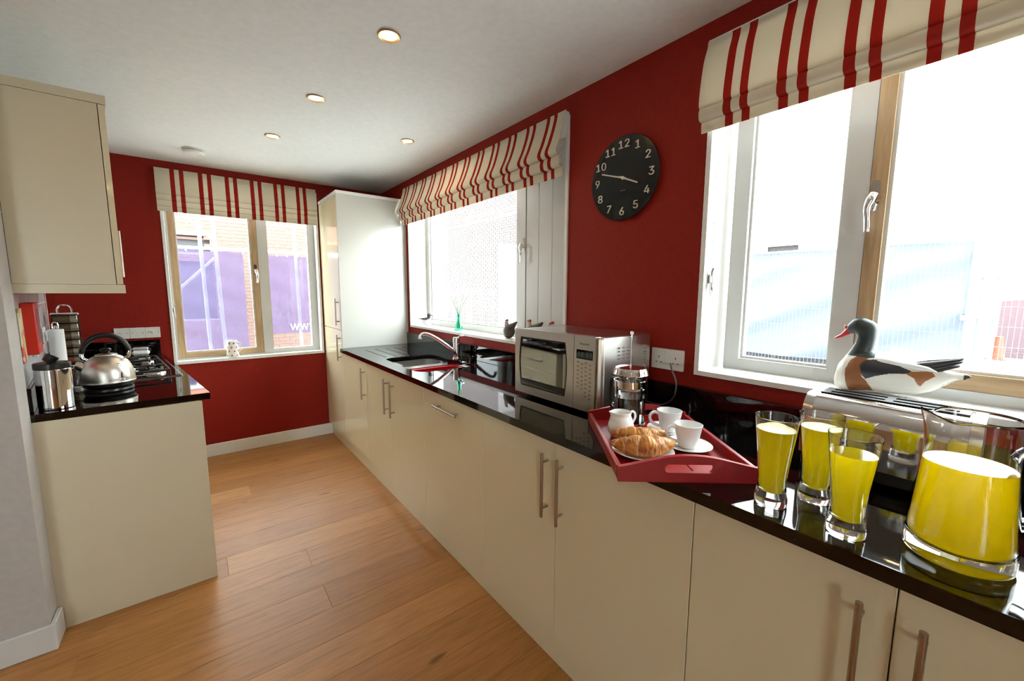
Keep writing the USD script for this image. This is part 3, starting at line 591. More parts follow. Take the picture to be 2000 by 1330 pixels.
for y0, y1 in ((-0.345, -0.122), (-0.112, 0.148), (0.158, 0.345)):
    x0, x1 = -0.165, 0.165; yc = (y0 + y1) / 2
    m = [rod((x0, y0, 0.038), (x1, y0, 0.038), 0.006, 6), rod((x0, y1, 0.038), (x1, y1, 0.038), 0.006, 6), rod((x0, y0, 0.038), (x0, y1, 0.038), 0.006, 6), rod((x1, y0, 0.038), (x1, y1, 0.038), 0.006, 6)]
    for xx in (x0, 0, x1):
        for yy in (y0, y1): m.append(rod((xx, yy, 0.0075), (xx, yy, 0.040), 0.006, 6))
    sup = part(t, 'pan_support', cat_(m), 'black_iron')
    for xa, xb in ((x0, -0.150), (-0.075, -0.03), (0.03, 0.075), (0.150, x1)):
        part(sup, 'finger', rbox(xa, xb, yc - 0.005, yc + 0.005, 0.034, 0.046, 0.002), 'black_iron')
    for xx in (-0.115, 0.115):
        part(sup, 'finger', rbox(xx - 0.005, xx + 0.005, y0, y0 + 0.07, 0.034, 0.046, 0.002), 'black_iron')
        part(sup, 'finger', rbox(xx - 0.005, xx + 0.005, y1 - 0.07, y1, 0.034, 0.046, 0.002), 'black_iron')
for k in range(5):
    part(t, 'knob', lathe([(0, 0.0075), (0.016, 0.0075), (0.014, 0.030), (0, 0.031)], 16, at=(-0.205 + 0.0, -0.30 + 0.075 * k, 0)) if False else lathe([(0, 0.0075), (0.017, 0.0075), (0.0145, 0.032), (0, 0.033)], 16, at=(-0.190, -0.318 + 0.066 * k, 0)), 'steel')
# ---------------------------------------------------------------- ceiling
def downlight(x, y, label):
    t = thing('downlight', label, 'ceiling spotlight', loc=(x, y, H), group='recessed ceiling spots' if label is None else None)
    part(t, 'bezel', lathe([(0.030, -0.0005), (0.043, -0.0005), (0.0435, -0.004), (0.040, -0.007), (0.031, -0.003), (0.030, -0.0005)], 32), 'aged_brass')
    part(t, 'bulb', lathe([(0, -0.0008), (0.0280, -0.0008), (0.0280, -0.0030), (0, -0.0042)], 24), 'lamp_glow', label='glowing halogen bulb')
    return t
d0 = downlight(0.655, 1.618, 'largest recessed ceiling spot, nearest the top edge of the picture')
dup(d0, (0.552, 2.341, H), 0, 'recessed ceiling spot in the middle of the row of three')
dup(d0, (0.454, 3.060, H), 0, 'recessed ceiling spot in the row of three furthest from the camera, near the smoke alarm')
dup(d0, (1.160, 2.611, H), 0, 'recessed ceiling spot close to the sink window blind')
for x, y in ((0.75, 0.3), (-0.6, 1.0), (-0.6, -0.8), (1.0, -1.2), (-2.2, 1.0), (-2.2, -1.0)):
    dup(d0, (x, y, H), 0, 'recessed ceiling spot outside the picture', 'ceiling spots outside the picture')
t = thing('smoke_alarm', 'round white smoke alarm on the ceiling before the far blind', 'smoke alarm', loc=(0.060, 3.700, H))
part(t, 'base', lathe([(0, -0.0005), (0.066, -0.0005), (0.066, -0.010), (0, -0.010)], 40), 'plastic_white')
part(t, 'vent_ring', lathe([(0, -0.0102), (0.058, -0.0102), (0.058, -0.014), (0, -0.014)], 40), 'cord_grey')
part(t, 'cover', lathe([(0, -0.0142), (0.063, -0.0142), (0.061, -0.022), (0.052, -0.029), (0.034, -0.0305), (0.032, -0.0285), (0.030, -0.0308), (0, -0.032)], 48), 'plastic_white')

# ---------------------------------------------------------------- wall clock
CY, CZ, CR = 1.170, 1.889, 0.178
t = thing('wall_clock', 'round black wall clock with pale numerals on the red wall', 'clock', loc=(XR, CY, CZ))
part(t, 'case', xf(lathe([(0, 0.0006), (CR * 0.55, 0.0006), (CR * 0.55, 0.012), (0, 0.012)], 40), ry=-PI / 2), 'black_plastic')
part(t, 'dial', xf(lathe([(0, 0.0122), (CR * 0.8, 0.0125), (CR, 0.0145), (CR + 0.0015, 0.0165), (CR, 0.0185), (CR * 0.7, 0.0175), (0, 0.0172)], 96), ry=-PI / 2), 'clock_face')
def onwall(m, dy, dz, x): return basis(m, (x, dy, dz), (0, -1, 0), (0, 0, 1), (-1, 0, 0))     # text reading towards -y on the right wall
for k in range(1, 13):
    a = k * PI / 6; g = text(str(k), 0.033, 0.004); c = g.bounds.mean(0); g.apply_translation((-c[0], -c[1], 0))
    g.apply_scale((1.12, 1.0, 1.0))
    part(t, 'numeral', onwall(g, -0.143 * math.sin(a), 0.143 * math.cos(a), -0.0186), 'numeral_white', smooth=False)
def hand(ang, r0, r1, w, z):
    p = Polygon([(-w, r0), (w, r0), (w * 0.8, r1), (-w * 0.8, r1)]); p = affinity.rotate(p, -math.degrees(ang), origin=(0, 0))
    return onwall(poly3(p, 0, 0.0015), 0, 0, z)
part(t, 'minute_hand', hand(math.radians(288), -0.02, 0.122, 0.0034, -0.0235), 'numeral_white', smooth=False)
part(t, 'hour_hand', hand(math.radians(114), -0.02, 0.086, 0.0036, -0.0215), 'numeral_white', smooth=False)
part(t, 'hub', xf(lathe([(0, 0.0172), (0.007, 0.0172), (0.007, 0.026), (0, 0.0265)], 20), ry=-PI / 2), 'numeral_white')
part(t, 'maker_mark', onwall(bx(-0.014, 0.014, -0.0016, 0.0016, 0, 0.0004), 0.0, -0.053, -0.0176), 'grey_line', smooth=False)

# ---------------------------------------------------------------- sockets and switches
def socket_holes(t, f, y):
    for dy, dz, w, h in ((0, 0.011, 0.0016, 0.004), (-0.011, -0.011, 0.003, 0.0016), (0.011, -0.011, 0.003, 0.0016)):
        part(t, 'pin_hole', f(bx(-w, w, -h, h, 0, 0.0008), y + dy, dz - 0.004), 'socket_hole', smooth=False)
t = thing('double_socket', 'white double power socket on the red wall beside the microwave', 'power socket', loc=(XR, 0.923, 1.112))
f = lambda m, dy, dz, x=-0.0075: onwall(m, -dy, dz, x)
part(t, 'plate', onwall(poly3(rrect(-0.073, 0.073, -0.043, 0.043, 0.004), 0, 0.007), 0, 0, -0.0006), 'plastic_white')
for y in (-0.038, 0.038):
    socket_holes(t, f, y)
    part(t, 'rocker_switch', f(rbox(-0.006, 0.006, -0.010, 0.010, 0, 0.004, 0.0015), y * 0.42, 0.024), 'plastic_white')
def onfar(m, dx, dz, y): return basis(m, (dx, y, dz), (1, 0, 0), (0, 0, 1), (0, -1, 0))
for k, lab in enumerate(('left-hand one of three white switch plates above the hob', 'middle one of three white switch plates above the hob', 'right-hand one of three white switch plates, nearest the far window')):
    x = -0.451 + 0.0865 * k
    t = thing('switch_plate', lab, 'wall switch', loc=(x, YF, 1.070), group=None)
    part(t, 'plate', onfar(poly3(rrect(-0.0425, 0.0425, -0.040, 0.040, 0.003), 0, 0.008), 0, 0, -0.0006), 'plastic_white')
    part(t, 'rocker_switch', onfar(rbox(-0.006, 0.006, -0.010, 0.010, 0, 0.004, 0.0015), 0, 0, -0.0088), 'plastic_white')
    for s in (-1, 1): part(t, 'screw', onfar(lathe([(0, 0), (0.003, 0), (0.0025, 0.0012), (0, 0.0012)], 10), 0.030 * s, 0, -0.0088), 'grey_line')
    if k != 1: part(t, 'neon', onfar(bx(-0.002, 0.002, -0.003, 0.003, 0, 0.0008), -0.014, 0.004, -0.0088), 'comb_red', smooth=False)
t = thing('tile_socket', 'white socket with a plug on the tiled wall behind the canister', 'power socket', loc=L(0.0075, 1.10, 1.135), rz=LROT)
part(t, 'plate', rbox(0.0004, 0.009, -0.075, 0.075, -0.043, 0.043, 0.003), 'plastic_white')
part(t, 'plug', rbox(0.0092, 0.045, -0.062, -0.012, -0.032, 0.026, 0.006), 'plastic_white')
# ---------------------------------------------------------------- microwave
MX0, MX1, MY0, MY1, MZ0, MZ1 = 1.172, 1.500, 0.976, 1.484, 0.925, 1.221
t = thing('microwave', 'stainless steel microwave oven on the black worktop', 'microwave oven', loc=((MX0 + MX1) / 2, (MY0 + MY1) / 2, ZT))
shell = rbox(MX0 + 0.030, MX1, MY0 + 0.004, MY1 - 0.004, MZ0 + 0.002, MZ1 - 0.001, 0.004)
slots = [bx(x, x + 0.018, MY0 - 0.01, MY0 + 0.012, z, z + 0.0045) for x in (1.278, 1.308, 1.338) for z in (1.128, 1.142, 1.156, 1.170)]
slots += [bx(1.447, 1.470, MY0 - 0.01, MY0 + 0.012, z, z + 0.005) for z in np.arange(1.018, 1.18, 0.0125)]
part(t, 'casing', cut(shell, *slots), 'steel', local=False, smooth=20)
YS = 1.108   # door ends, control panel begins
win = lambda g: Polygon([(YS + 0.050 - g * 0, 1.185 + g), (MY1 - 0.040 + g, 1.180 + g), (MY1 - 0.032 + g, 1.07), (MY1 - 0.040 + g, 0.958 - g), (YS + 0.050 - g, 0.958 - g), (YS + 0.036 - g, 1.07)])
def bow(y0, y1, z0, z1, by):
    a = [(y0 - by * math.sin(PI * s), z0 + (z1 - z0) * s) for s in np.linspace(0, 1, 13)]; b = [(y1 + by * math.sin(PI * s), z1 - (z1 - z0) * s) for s in np.linspace(0, 1, 13)]
    return Polygon(a + b)
wn = bow(YS + 0.048, MY1 - 0.042, 0.960, 1.186, 0.012)
dp = Polygon(rrect(YS + 0.0012, MY1, MZ0, MZ1, 0.004).exterior.coords, [wn.exterior.coords])
dr = part(t, 'door', poly3(dp, MX0, MX0 + 0.029, 'x'), 'satin_steel', local=False, smooth=20)
part(dr, 'window', poly3(wn.buffer(-0.0006), MX0 + 0.003, MX0 + 0.026, 'x'), 'door_glass', local=False, smooth=False)
part(dr, 'window_rim', poly3(wn.buffer(-0.0004).difference(wn.buffer(-0.006)), MX0 + 0.0008, MX0 + 0.003, 'x'), 'black_plastic', local=False, smooth=False)
cp = part(t, 'control_panel', poly3(rrect(MY0 + 0.022, YS - 0.0012, MZ0, MZ1, 0.003), MX0, MX0 + 0.029, 'x'), 'satin_steel', local=False, smooth=20)
part(t, 'corner_trim', rbox(MX0 + 0.001, MX0 + 0.0295, MY0, MY0 + 0.0215, MZ0, MZ1 - 0.001, 0.008), 'handle_steel', local=False)
def onpanel(m, y, z, x): return basis(m, (x, y, z), (0, -1, 0), (0, 0, 1), (-1, 0, 0))
g = text('Panasonic', 0.0075, 0.0006, True); c = g.bounds.mean(0); g.apply_translation((-c[0], -c[1], 0))
part(cp, 'brand_lettering', onpanel(g, 1.053, 1.190, MX0 - 0.0001), 'grey_line', local=False, smooth=False)
part(cp, 'display', bx(MX0 - 0.0012, MX0 + 0.004, 1.010, 1.093, 1.130, 1.166), 'black_glass', local=False, smooth=False)
g = text('88:88', 0.019, 0.0003); c = g.bounds.mean(0); g.apply_translation((-c[0], -c[1], 0)); g.apply_scale((1.05, 1, 1))
part(cp, 'digits', onpanel(g, 1.050, 1.148, MX0 - 0.00125), 'display_digits', local=False, smooth=False)
for j, y in enumerate((1.084, 1.064, 1.044, 1.022)):
    for i in range(9 if j > 1 else 7):
        z = 1.116 - 0.0165 * i - (0.006 if j % 2 else 0)
        part(cp, 'button', basis(poly3(rrect(-0.0062, 0.0062, -0.0042, 0.0042, 0.003, 3), 0, 0.001), (MX0 - 0.0001, y, z), (0, -1, 0), (0, 0, 1), (-1, 0, 0)), 'handle_steel', local=False, smooth=False)
part(cp, 'open_button', basis(poly3(rrect(-0.034, 0.034, -0.014, 0.014, 0.003, 3), 0, 0.0012), (MX0 - 0.0001, 1.052, 0.945), (0, -1, 0), (0, 0, 1), (-1, 0, 0)), 'satin_steel', local=False, smooth=False)
for x in (MX0 + 0.05, MX1 - 0.05):
    for y in (MY0 + 0.05, MY1 - 0.05): part(t, 'foot', lathe([(0, 0), (0.016, 0), (0.018, 0.0168), (0, 0.0168)], 16, at=(x, y, ZT + 0.0003)), 'black_plastic', local=False)
part(t, 'side_screw', ell((1.268, MY0 + 0.003, 0.953), (0.007, 0.005, 0.007), 2), 'chrome', local=False)
cab = smooth_line([(XR - 0.010, 0.905, 1.095), (XR - 0.05, 0.875, 1.080), (XR - 0.055, 0.850, 1.03), (XR - 0.05, 0.860, 0.97), (XR - 0.035, 0.905, 0.930), (XR - 0.033, 0.955, 0.918), (XR - 0.032, 1.05, 0.930), (XR - 0.032, 1.10, 0.96)], 6)
solo('power_cable', tube(cab, 0.0032, 8), 'flex_grey', 'grey power cable looping from the socket to the back of the microwave', 'cable')

# ---------------------------------------------------------------- red tray with breakfast things
TC, TROT = (1.111, 0.686), math.atan2(0.771, 0.636)     # long side of the tray along its own x
t = thing('serving_tray', 'red wooden serving tray with cut-out handles, jutting over the worktop edge', 'tray', loc=(TC[0], TC[1], ZT), rz=TROT)
TL, TW = 0.2405, 0.172
for a_, b_ in ((-TW + 0.004, -0.032), (-0.0295, TW - 0.004)): part(t, 'base_board', rbox(-TL + 0.006, TL - 0.006, a_, b_, 0.0006, 0.008, 0.0012), 'tray_red')
for s in (-1, 1):
    part(t, 'side', rbox(-TL + 0.0135, TL - 0.0135, s * TW - 0.006 if s > 0 else -TW - 0.006, s * TW + 0.006 if s > 0 else -TW + 0.006, 0.0006, 0.036, 0.0018), 'tray_red')
    n = 24; up = [(y, 0.040 + 0.031 * max(0.0, math.cos(PI / 2 * min(1, abs(y) / (TW + 0.006)))) ** 1.3) for y in np.linspace(TW + 0.0065, -TW - 0.0065, n)]
    endp = Polygon([(-TW - 0.0065, 0.0005), (TW + 0.0065, 0.0005)] + up, [rrect(-0.062, 0.062, 0.026, 0.048, 0.0105).exterior.coords])
    part(t, 'end', poly3(endp, s * TL - 0.0065, s * TL + 0.0065, 'x'), 'tray_red', smooth=20)
TZ = ZT + 0.0085
# cups and saucers
def cup(label, x, y, rz):
    s = thing('saucer', 'white saucer under the ' + label, 'saucer', loc=(x, y, TZ), rz=rz)
    part(s, 'plate', lathe([(0, 0.001), (0.030, 0.001), (0.034, 0.0), (0.036, 0.003), (0.052, 0.008), (0.069, 0.0145), (0.0705, 0.0158), (0.069, 0.0168), (0.050, 0.0105), (0.030, 0.0062), (0, 0.0055)], 48), 'porcelain')
    c = thing('coffee_cup', 'white ' + label, 'cup', loc=(x, y, TZ + 0.006), rz=rz)
    part(c, 'bowl', lathe([(0, 0.003), (0.020, 0.003), (0.022, 0.0008), (0.0245, 0.0008), (0.0265, 0.006), (0.0305, 0.020), (0.0355, 0.045), (0.0400, 0.0700), (0.0405, 0.0712), (0.0392, 0.0716), (0.0335, 0.046), (0.0282, 0.021), (0.022, 0.008), (0, 0.0065)], 56), 'porcelain')
    h = smooth_line([(-0.0372, 0, 0.060), (-0.050, 0, 0.064), (-0.062, 0, 0.055), (-0.063, 0, 0.040), (-0.052, 0, 0.025), (-0.030, 0, 0.016)], 6)
    part(c, 'handle', tube(h, 0.0035, 10, flat=1.5), 'porcelain')
    return c
cup('coffee cup at the back of the tray, beside the cafetiere', 1.233, 0.722, -0.75)
cup('coffee cup at the front of the tray, beside the croissants', 1.147, 0.608, -0.70)
# milk jug
t = thing('milk_jug', 'small white milk jug in the corner of the red tray', 'jug', loc=(1.068, 0.794, TZ), rz=2.8)
def lip(v):
    a = np.arctan2(v[:, 1], v[:, 0]); r = np.hypot(v[:, 0], v[:, 1]); k = np.exp(-(a / 0.42) ** 2) * np.clip((v[:, 2] - 0.058) / 0.026, 0, 1)
    s = (r + 0.012 * k) / np.maximum(r, 1e-6); s = np.where(r < 1e-6, 1, s); return np.c_[v[:, 0] * s, v[:, 1] * s, v[:, 2] + 0.004 * k]
pr = smooth_line([(0.027, 0.0006), (0.034, 0.010), (0.0405, 0.028), (0.041, 0.042), (0.0355, 0.062), (0.031, 0.074), (0.0325, 0.084)], 4)
pr = [(0, 0.0006)] + [tuple(p) for p in pr] + [(0.0315, 0.0852), (0.0300, 0.0835), (0.0285, 0.074), (0.033, 0.061), (0.0382, 0.042), (0.037, 0.028), (0.030, 0.012), (0, 0.006)]
part(t, 'body', lathe(pr, 56, deform=lip), 'porcelain', smooth=50)
h = smooth_line([(-0.0305, 0, 0.076), (-0.042, 0, 0.082), (-0.052, 0, 0.074), (-0.053, 0, 0.058), (-0.0385, 0, 0.036)], 6)
part(t, 'handle', tube(h, 0.0038, 10), 'porcelain')
part(t, 'milk', lathe([(0, 0.066), (0.0318, 0.066), (0.0318, 0.0664), (0, 0.0666)], 32), 'paper_white')
# cafetiere
t = thing('cafetiere', 'glass and chrome cafetiere of coffee with its plunger raised', 'cafetiere', loc=(1.168, 0.836, TZ + 0.0004), rz=0.6)
K = 1.08
def scaled(m_): m_ = m_.copy(); m_.apply_scale((K, K, 1.0)); return m_
G = [(0, 0.010), (0.044, 0.010), (0.0475, 0.014), (0.0485, 0.030), (0.0485, 0.180), (0.0500, 0.186), (0.0482, 0.187), (0.0462, 0.180), (0.0462, 0.030), (0.044, 0.0165), (0, 0.0145)]
part(t, 'beaker', scaled(lathe(G, 56)), 'glass', smooth=40)
part(t, 'coffee', scaled(lathe([(0, 0.0146), (0.0440, 0.0166), (0.0464, 0.030), (0.0464, 0.112), (0, 0.112)], 56)), 'coffee')
part(t, 'filter_plate', scaled(lathe([(0, 0.138), (0.0455, 0.138), (0.0458, 0.142), (0.044, 0.146), (0.012, 0.148), (0, 0.152)], 48)), 'steel')
part(t, 'frame_ring', scaled(poly3(Point(0, 0).buffer(0.0515, 24).difference(Point(0, 0).buffer(0.0490, 24)), 0.148, 0.170)), 'chrome')
part(t, 'frame_ring', scaled(poly3(Point(0, 0).buffer(0.0512, 24).difference(Point(0, 0).buffer(0.0490, 24)), 0.020, 0.028)), 'chrome')
for k in range(4):
    a = k * PI / 2 + 0.75
    part(t, 'frame_leg', scaled(xf(poly3(Polygon([(-0.004, 0.0), (0.004, 0.0), (0.004, 0.152), (-0.004, 0.152)]), 0.0500, 0.0518, 'x'), rz=a)), 'chrome', smooth=False)
part(t, 'lid', scaled(lathe([(0.0, 0.1885), (0.0535, 0.1885), (0.0555, 0.191), (0.0535, 0.1945), (0.0515, 0.2050), (0.047, 0.2130), (0.036, 0.2175), (0.010, 0.2205), (0, 0.221)], 56)), 'chrome')
part(t, 'plunger_rod', rod((0, 0, 0.150), (0, 0, 0.330), 0.0026, 10), 'chrome')
part(t, 'knob', tube([(-0.012, 0, 0.333), (-0.008, 0, 0.333), (0.008, 0, 0.333), (0.012, 0, 0.333)], [0.0065, 0.0052, 0.0052, 0.0065], 14), 'chrome')
h = smooth_line([(0.052, 0, 0.160), (0.085, 0, 0.158), (0.092, 0, 0.120), (0.088, 0, 0.060), (0.052, 0, 0.040)], 6)
part(t, 'handle', xf(tube(h, 0.006, 10), rz=0.85), 'black_plastic')
# plate and croissants
PX, PY = 0.999, 0.664
t = thing('plate', 'white side plate under the two croissants', 'plate', loc=(PX, PY, TZ))
part(t, 'dish', lathe([(0, 0.0008), (0.050, 0.0008), (0.054, 0.0), (0.057, 0.003), (0.076, 0.012), (0.0870, 0.0165), (0.0880, 0.0178), (0.0866, 0.0188), (0.074, 0.0145), (0.055, 0.0065), (0, 0.0058)], 64), 'porcelain')
def croissant(label, x, y, z, rz, seed, Ln=0.098, R=0.034):
    """rolled pastry: lobes that overlap like scales, fat in the middle, thin curved ends"""
    r2 = np.random.default_rng(seed); n, m = 240, 72
    edges = np.array([-0.80, -0.55, -0.24, 0.24, 0.55, 0.80]) + r2.uniform(-0.04, 0.04, 6)
    S = np.linspace(-1, 1, n); A = np.arange(m) * 2 * PI / m
    SS, AA = np.meshgrid(S, A, indexing='ij')
    slant = SS + 0.10 * np.sin(AA + 0.9) * np.sign(SS) + 0.03 * np.sin(2 * AA + seed)
    aw = np.abs(slant); lob = np.zeros_like(aw); frac = np.ones_like(aw)
    for sgn in (-1, 1):
        up = [0.0] + sorted(abs(e) for e in edges if e * sgn > 0) + [1.12]
        for k in range(len(up) - 1):
            w = (np.sign(SS) == sgn) & (aw >= up[k]) & (aw < up[k + 1]); lob[w] = k; frac[w] = (aw[w] - up[k]) / (up[k + 1] - up[k])
    env = 0.17 + 0.83 * np.clip(1 - np.abs(SS) ** 1.7, 0, 1) ** 0.8
    tip = np.clip((1 - np.abs(SS)) / 0.03, 0.02, 1) ** 0.5
    prof = np.where(lob > 0, 0.86 + 0.17 * np.sin(np.clip(frac, 0, 1) * PI * 0.62 + 0.25), 0.96 + 0.07 * np.cos(frac * PI * 0.5))
    P0 = np.c_[(SS * 3).ravel(), np.cos(AA).ravel() * 1.1 + seed, np.sin(AA).ravel() * 1.1]
    nz_ = meshkit.fbm(P0 * 1.3).reshape(SS.shape); nz2 = meshkit.fbm(P0 * np.array([9.0, 1.2, 1.2])).reshape(SS.shape)
    nz_ = (nz_ - nz_.mean()) / (nz_.std() + 1e-9); nz2 = (nz2 - nz2.mean()) / (nz2.std() + 1e-9)
    rr = R * env * tip * (prof + 0.035 * nz_ + 0.010 * nz2)
    cx, cy = Ln * SS, 0.026 * SS ** 2
    v = np.c_[cx.ravel(), (cy + np.cos(AA) * rr).ravel(), np.maximum(np.sin(AA) * rr * 0.90, -R * 0.60).ravel()]
    gold, dark, pale = np.array([0.60, 0.27, 0.055]), np.array([0.34, 0.105, 0.018]), np.array([0.78, 0.52, 0.22])
    q = np.clip(0.5 + 0.30 * nz_ + 0.25 * nz2, 0, 1)[..., None]
    c = dark * (1 - q) + gold * q * 1.1
    pl = np.where(lob > 0, np.clip(1 - frac * 3.2, 0, 1), 0)[..., None] * np.clip(0.75 + 0.3 * nz2, 0, 1)[..., None]
    c = c * (1 - pl * 0.85) + pale * pl * 0.85
    dk = np.clip((frac - 0.80) * 4, 0, 1)[..., None] * 0.6
    c = c * (1 - dk) + dark * dk
    col = np.clip(c.reshape(-1, 3), 0.004, 1); f = []
    for i in range(n - 1):
        for k in range(m):
            k2 = (k + 1) % m; f += [(i * m + k, (i + 1) * m + k2, i * m + k2), (i * m + k, (i + 1) * m + k, (i + 1) * m + k2)]
    v = np.vstack([v, [(-Ln * 1.002, 0.026, 0), (Ln * 1.002, 0.026, 0)]]); col = np.vstack([col, [dark, dark]])
    for k in range(m):
        k2 = (k + 1) % m; f += [(n * m, k, k2), (n * m + 1, (n - 1) * m + k2, (n - 1) * m + k)]
    mm = trimesh.Trimesh(v, np.array(f), process=False)
    if mm.volume < 0: mm.invert()
    t = thing('croissant', label, 'croissant', loc=(x, y, z + R * 0.60), rz=rz)
    part(t, 'crust', mm, 'pastry', paint=col); return t
croissant('golden croissant at the front of the white plate', 0.980, 0.641, TZ + 0.0150, -0.66, 3, 0.094, 0.035)
croissant('golden croissant lying behind the other one on the white plate', 1.050, 0.701, TZ + 0.0150, -0.70, 5, 0.089, 0.031)

# ---------------------------------------------------------------- glasses of juice and the jug
def tumbler(label, x, y, level, foam):
    t = thing('juice_glass', label, 'glass', loc=(x, y, ZT + 0.0003))
    O = smooth_line([(0.0305, 0.0), (0.0322, 0.004), (0.0318, 0.018), (0.0288, 0.040), (0.0283, 0.062), (0.0312, 0.095), (0.0362, 0.140), (0.0432, 0.2035)], 5)
    I = smooth_line([(0.0422, 0.2030), (0.0351, 0.140), (0.0300, 0.095), (0.0270, 0.062), (0.0270, 0.045), (0.0258, 0.0345)], 5)
    part(t, 'tumbler', lathe([(0, 0.0025)] + [(0.022, 0.0025)] + [tuple(p) for p in O] + [(0.0428, 0.2042)] + [tuple(p) for p in I] + [(0.018, 0.0315), (0, 0.0305)], 64), 'glass', smooth=50)
    zi = np.array([0.0345, 0.045, 0.062, 0.095, 0.140, 0.203]); ri = np.array([0.0256, 0.0268, 0.0268, 0.0298, 0.0349, 0.0418])
    zz = np.linspace(0.0345, level, 14); pr = [(0, 0.0302), (0.0180, 0.0312), (0.0250, 0.0338)] + [(np.interp(z, zi, ri) - 0.0003, z + 0.0003) for z in zz] + [(0, level + 0.0001)]
    j = part(t, 'juice', lathe(pr, 64), 'juice', smooth=40)
    if foam:
        rr = np.interp(level, zi, ri)
        part(j, 'foam', lathe([(0, level + 0.0005), (rr - 0.0006, level + 0.0005), (rr - 0.0010, level + 0.0014), (rr * 0.6, level + 0.0012), (0, level + 0.0016)], 48), 'juice_foam')
    return t
tumbler('tall glass of orange juice nearest the red tray', 1.009, 0.331, 0.175, True)
tumbler('tall glass of orange juice at the back, against the toaster', 1.109, 0.2747, 0.173, True)
tumbler('tall glass of orange juice at the front, nearest the worktop edge', 1.000, 0.192, 0.166, False)
t = thing('juice_jug', 'large glass jug half full of orange juice at the right edge of the picture', 'jug', loc=(1.0712, 0.047, ZT + 0.0003), rz=2.06)
def spout(v):
    a = np.arctan2(v[:, 1], v[:, 0]); r = np.hypot(v[:, 0], v[:, 1]); top = np.clip((v[:, 2] - 0.205) / 0.062, 0, 1)
    k = np.exp(-(a / 0.30) ** 2) * top ** 1.5; dip = np.exp(-((np.abs(a) - 0.75) / 0.35) ** 2) * top
    rn = r + 0.013 * k - 0.003 * dip; s = np.where(r < 1e-6, 1, rn / np.maximum(r, 1e-6))
    return np.c_[v[:, 0] * s, v[:, 1] * s, v[:, 2] + 0.010 * k * top - 0.006 * dip]
O = smooth_line([(0.0670, 0.0), (0.0715, 0.005), (0.0722, 0.020), (0.0690, 0.075), (0.0640, 0.140), (0.0605, 0.195), (0.0600, 0.235), (0.0618, 0.262)], 6)
I = smooth_line([(0.0592, 0.262), (0.0575, 0.235), (0.0580, 0.195), (0.0612, 0.140), (0.0658, 0.075), (0.0680, 0.036), (0.0600, 0.0265)], 6)
part(t, 'body', lathe([(0, 0.003), (0.055, 0.003)] + [tuple(p) for p in O] + [(0.0608, 0.2642)] + [tuple(p) for p in I] + [(0.040, 0.0240), (0, 0.0230)], 96, deform=spout), 'glass', smooth=50)
zi = np.array([0.0265, 0.036, 0.075, 0.140, 0.195]); ri = np.array([0.0600, 0.0680, 0.0658, 0.0612, 0.0580])
zz = np.linspace(0.0265, 0.177, 20)
j = part(t, 'juice', lathe([(0, 0.0227), (0.0400, 0.0237), (0.0590, 0.0261)] + [(np.interp(z, zi, ri) - 0.0003, z + 0.0003) for z in zz] + [(0, 0.1771)], 96), 'juice_deep', smooth=40)
h = smooth_line([(-0.0590, 0, 0.194), (-0.072, 0, 0.206), (-0.100, 0, 0.204), (-0.118, 0, 0.178), (-0.121, 0, 0.140), (-0.113, 0, 0.104), (-0.092, 0, 0.084), (-0.0675, 0, 0.078)], 8)
part(t, 'handle', tube(h, np.interp(np.arange(len(h)), [0, 10, 40, len(h) - 1], [0.009, 0.0095, 0.011, 0.0125]), 20), 'glass')
# ---------------------------------------------------------------- toaster
t = thing('toaster', 'long chrome toaster standing under the window ledge behind the juice', 'toaster', loc=(1.375, 0.205, ZT))
TX0, TX1, TY0, TY1 = 1.290, 1.462, 0.040, 0.366
prof = Polygon([(TX0, 0.955)] + [(TX0 + 0.004 * 0 + 0.050 * (1 - math.cos(a)), 1.058 + 0.060 * math.sin(a)) for a in np.linspace(0, PI / 2, 10)] + [(TX1 - 0.050 * (1 - math.cos(a)), 1.058 + 0.060 * math.sin(a)) for a in np.linspace(PI / 2, 0, 10)] + [(TX1, 0.955)])
part(t, 'housing', poly3(prof, TY0 + 0.022, TY1 - 0.022, 'y'), 'chrome', local=False, smooth=25)
for a, b in ((TY1 - 0.0215, TY1), (TY0, TY0 + 0.0215)):
    part(t, 'end_cheek', poly3(prof.buffer(-0.0015), a, b, 'y'), 'steel', local=False, smooth=25)
sl = [bx(x, x + 0.020, y0, y1, 1.1192, 1.2) for x in (TX0 + 0.058, TX1 - 0.078) for y0, y1 in ((TY0 + 0.045, 0.196), (0.212, TY1 - 0.045))]
part(t, 'top_plate', cut(rbox(TX0 + 0.046, TX1 - 0.046, TY0 + 0.026, TY1 - 0.026, 1.1184, 1.1215, 0.001), *sl), 'black_plastic', local=False)
part(t, 'plinth', rbox(TX0 + 0.006, TX1 - 0.006, TY0 + 0.004, TY1 - 0.004, 0.922, 0.9548, 0.004), 'black_plastic', local=False)
for x in (TX0 + 0.025, TX1 - 0.025):
    for y in (TY0 + 0.03, TY1 - 0.03): part(t, 'foot', lathe([(0, 0), (0.009, 0), (0.010, 0.0126), (0, 0.0126)], 12, at=(x, y, ZT + 0.0003)), 'rubber', local=False)

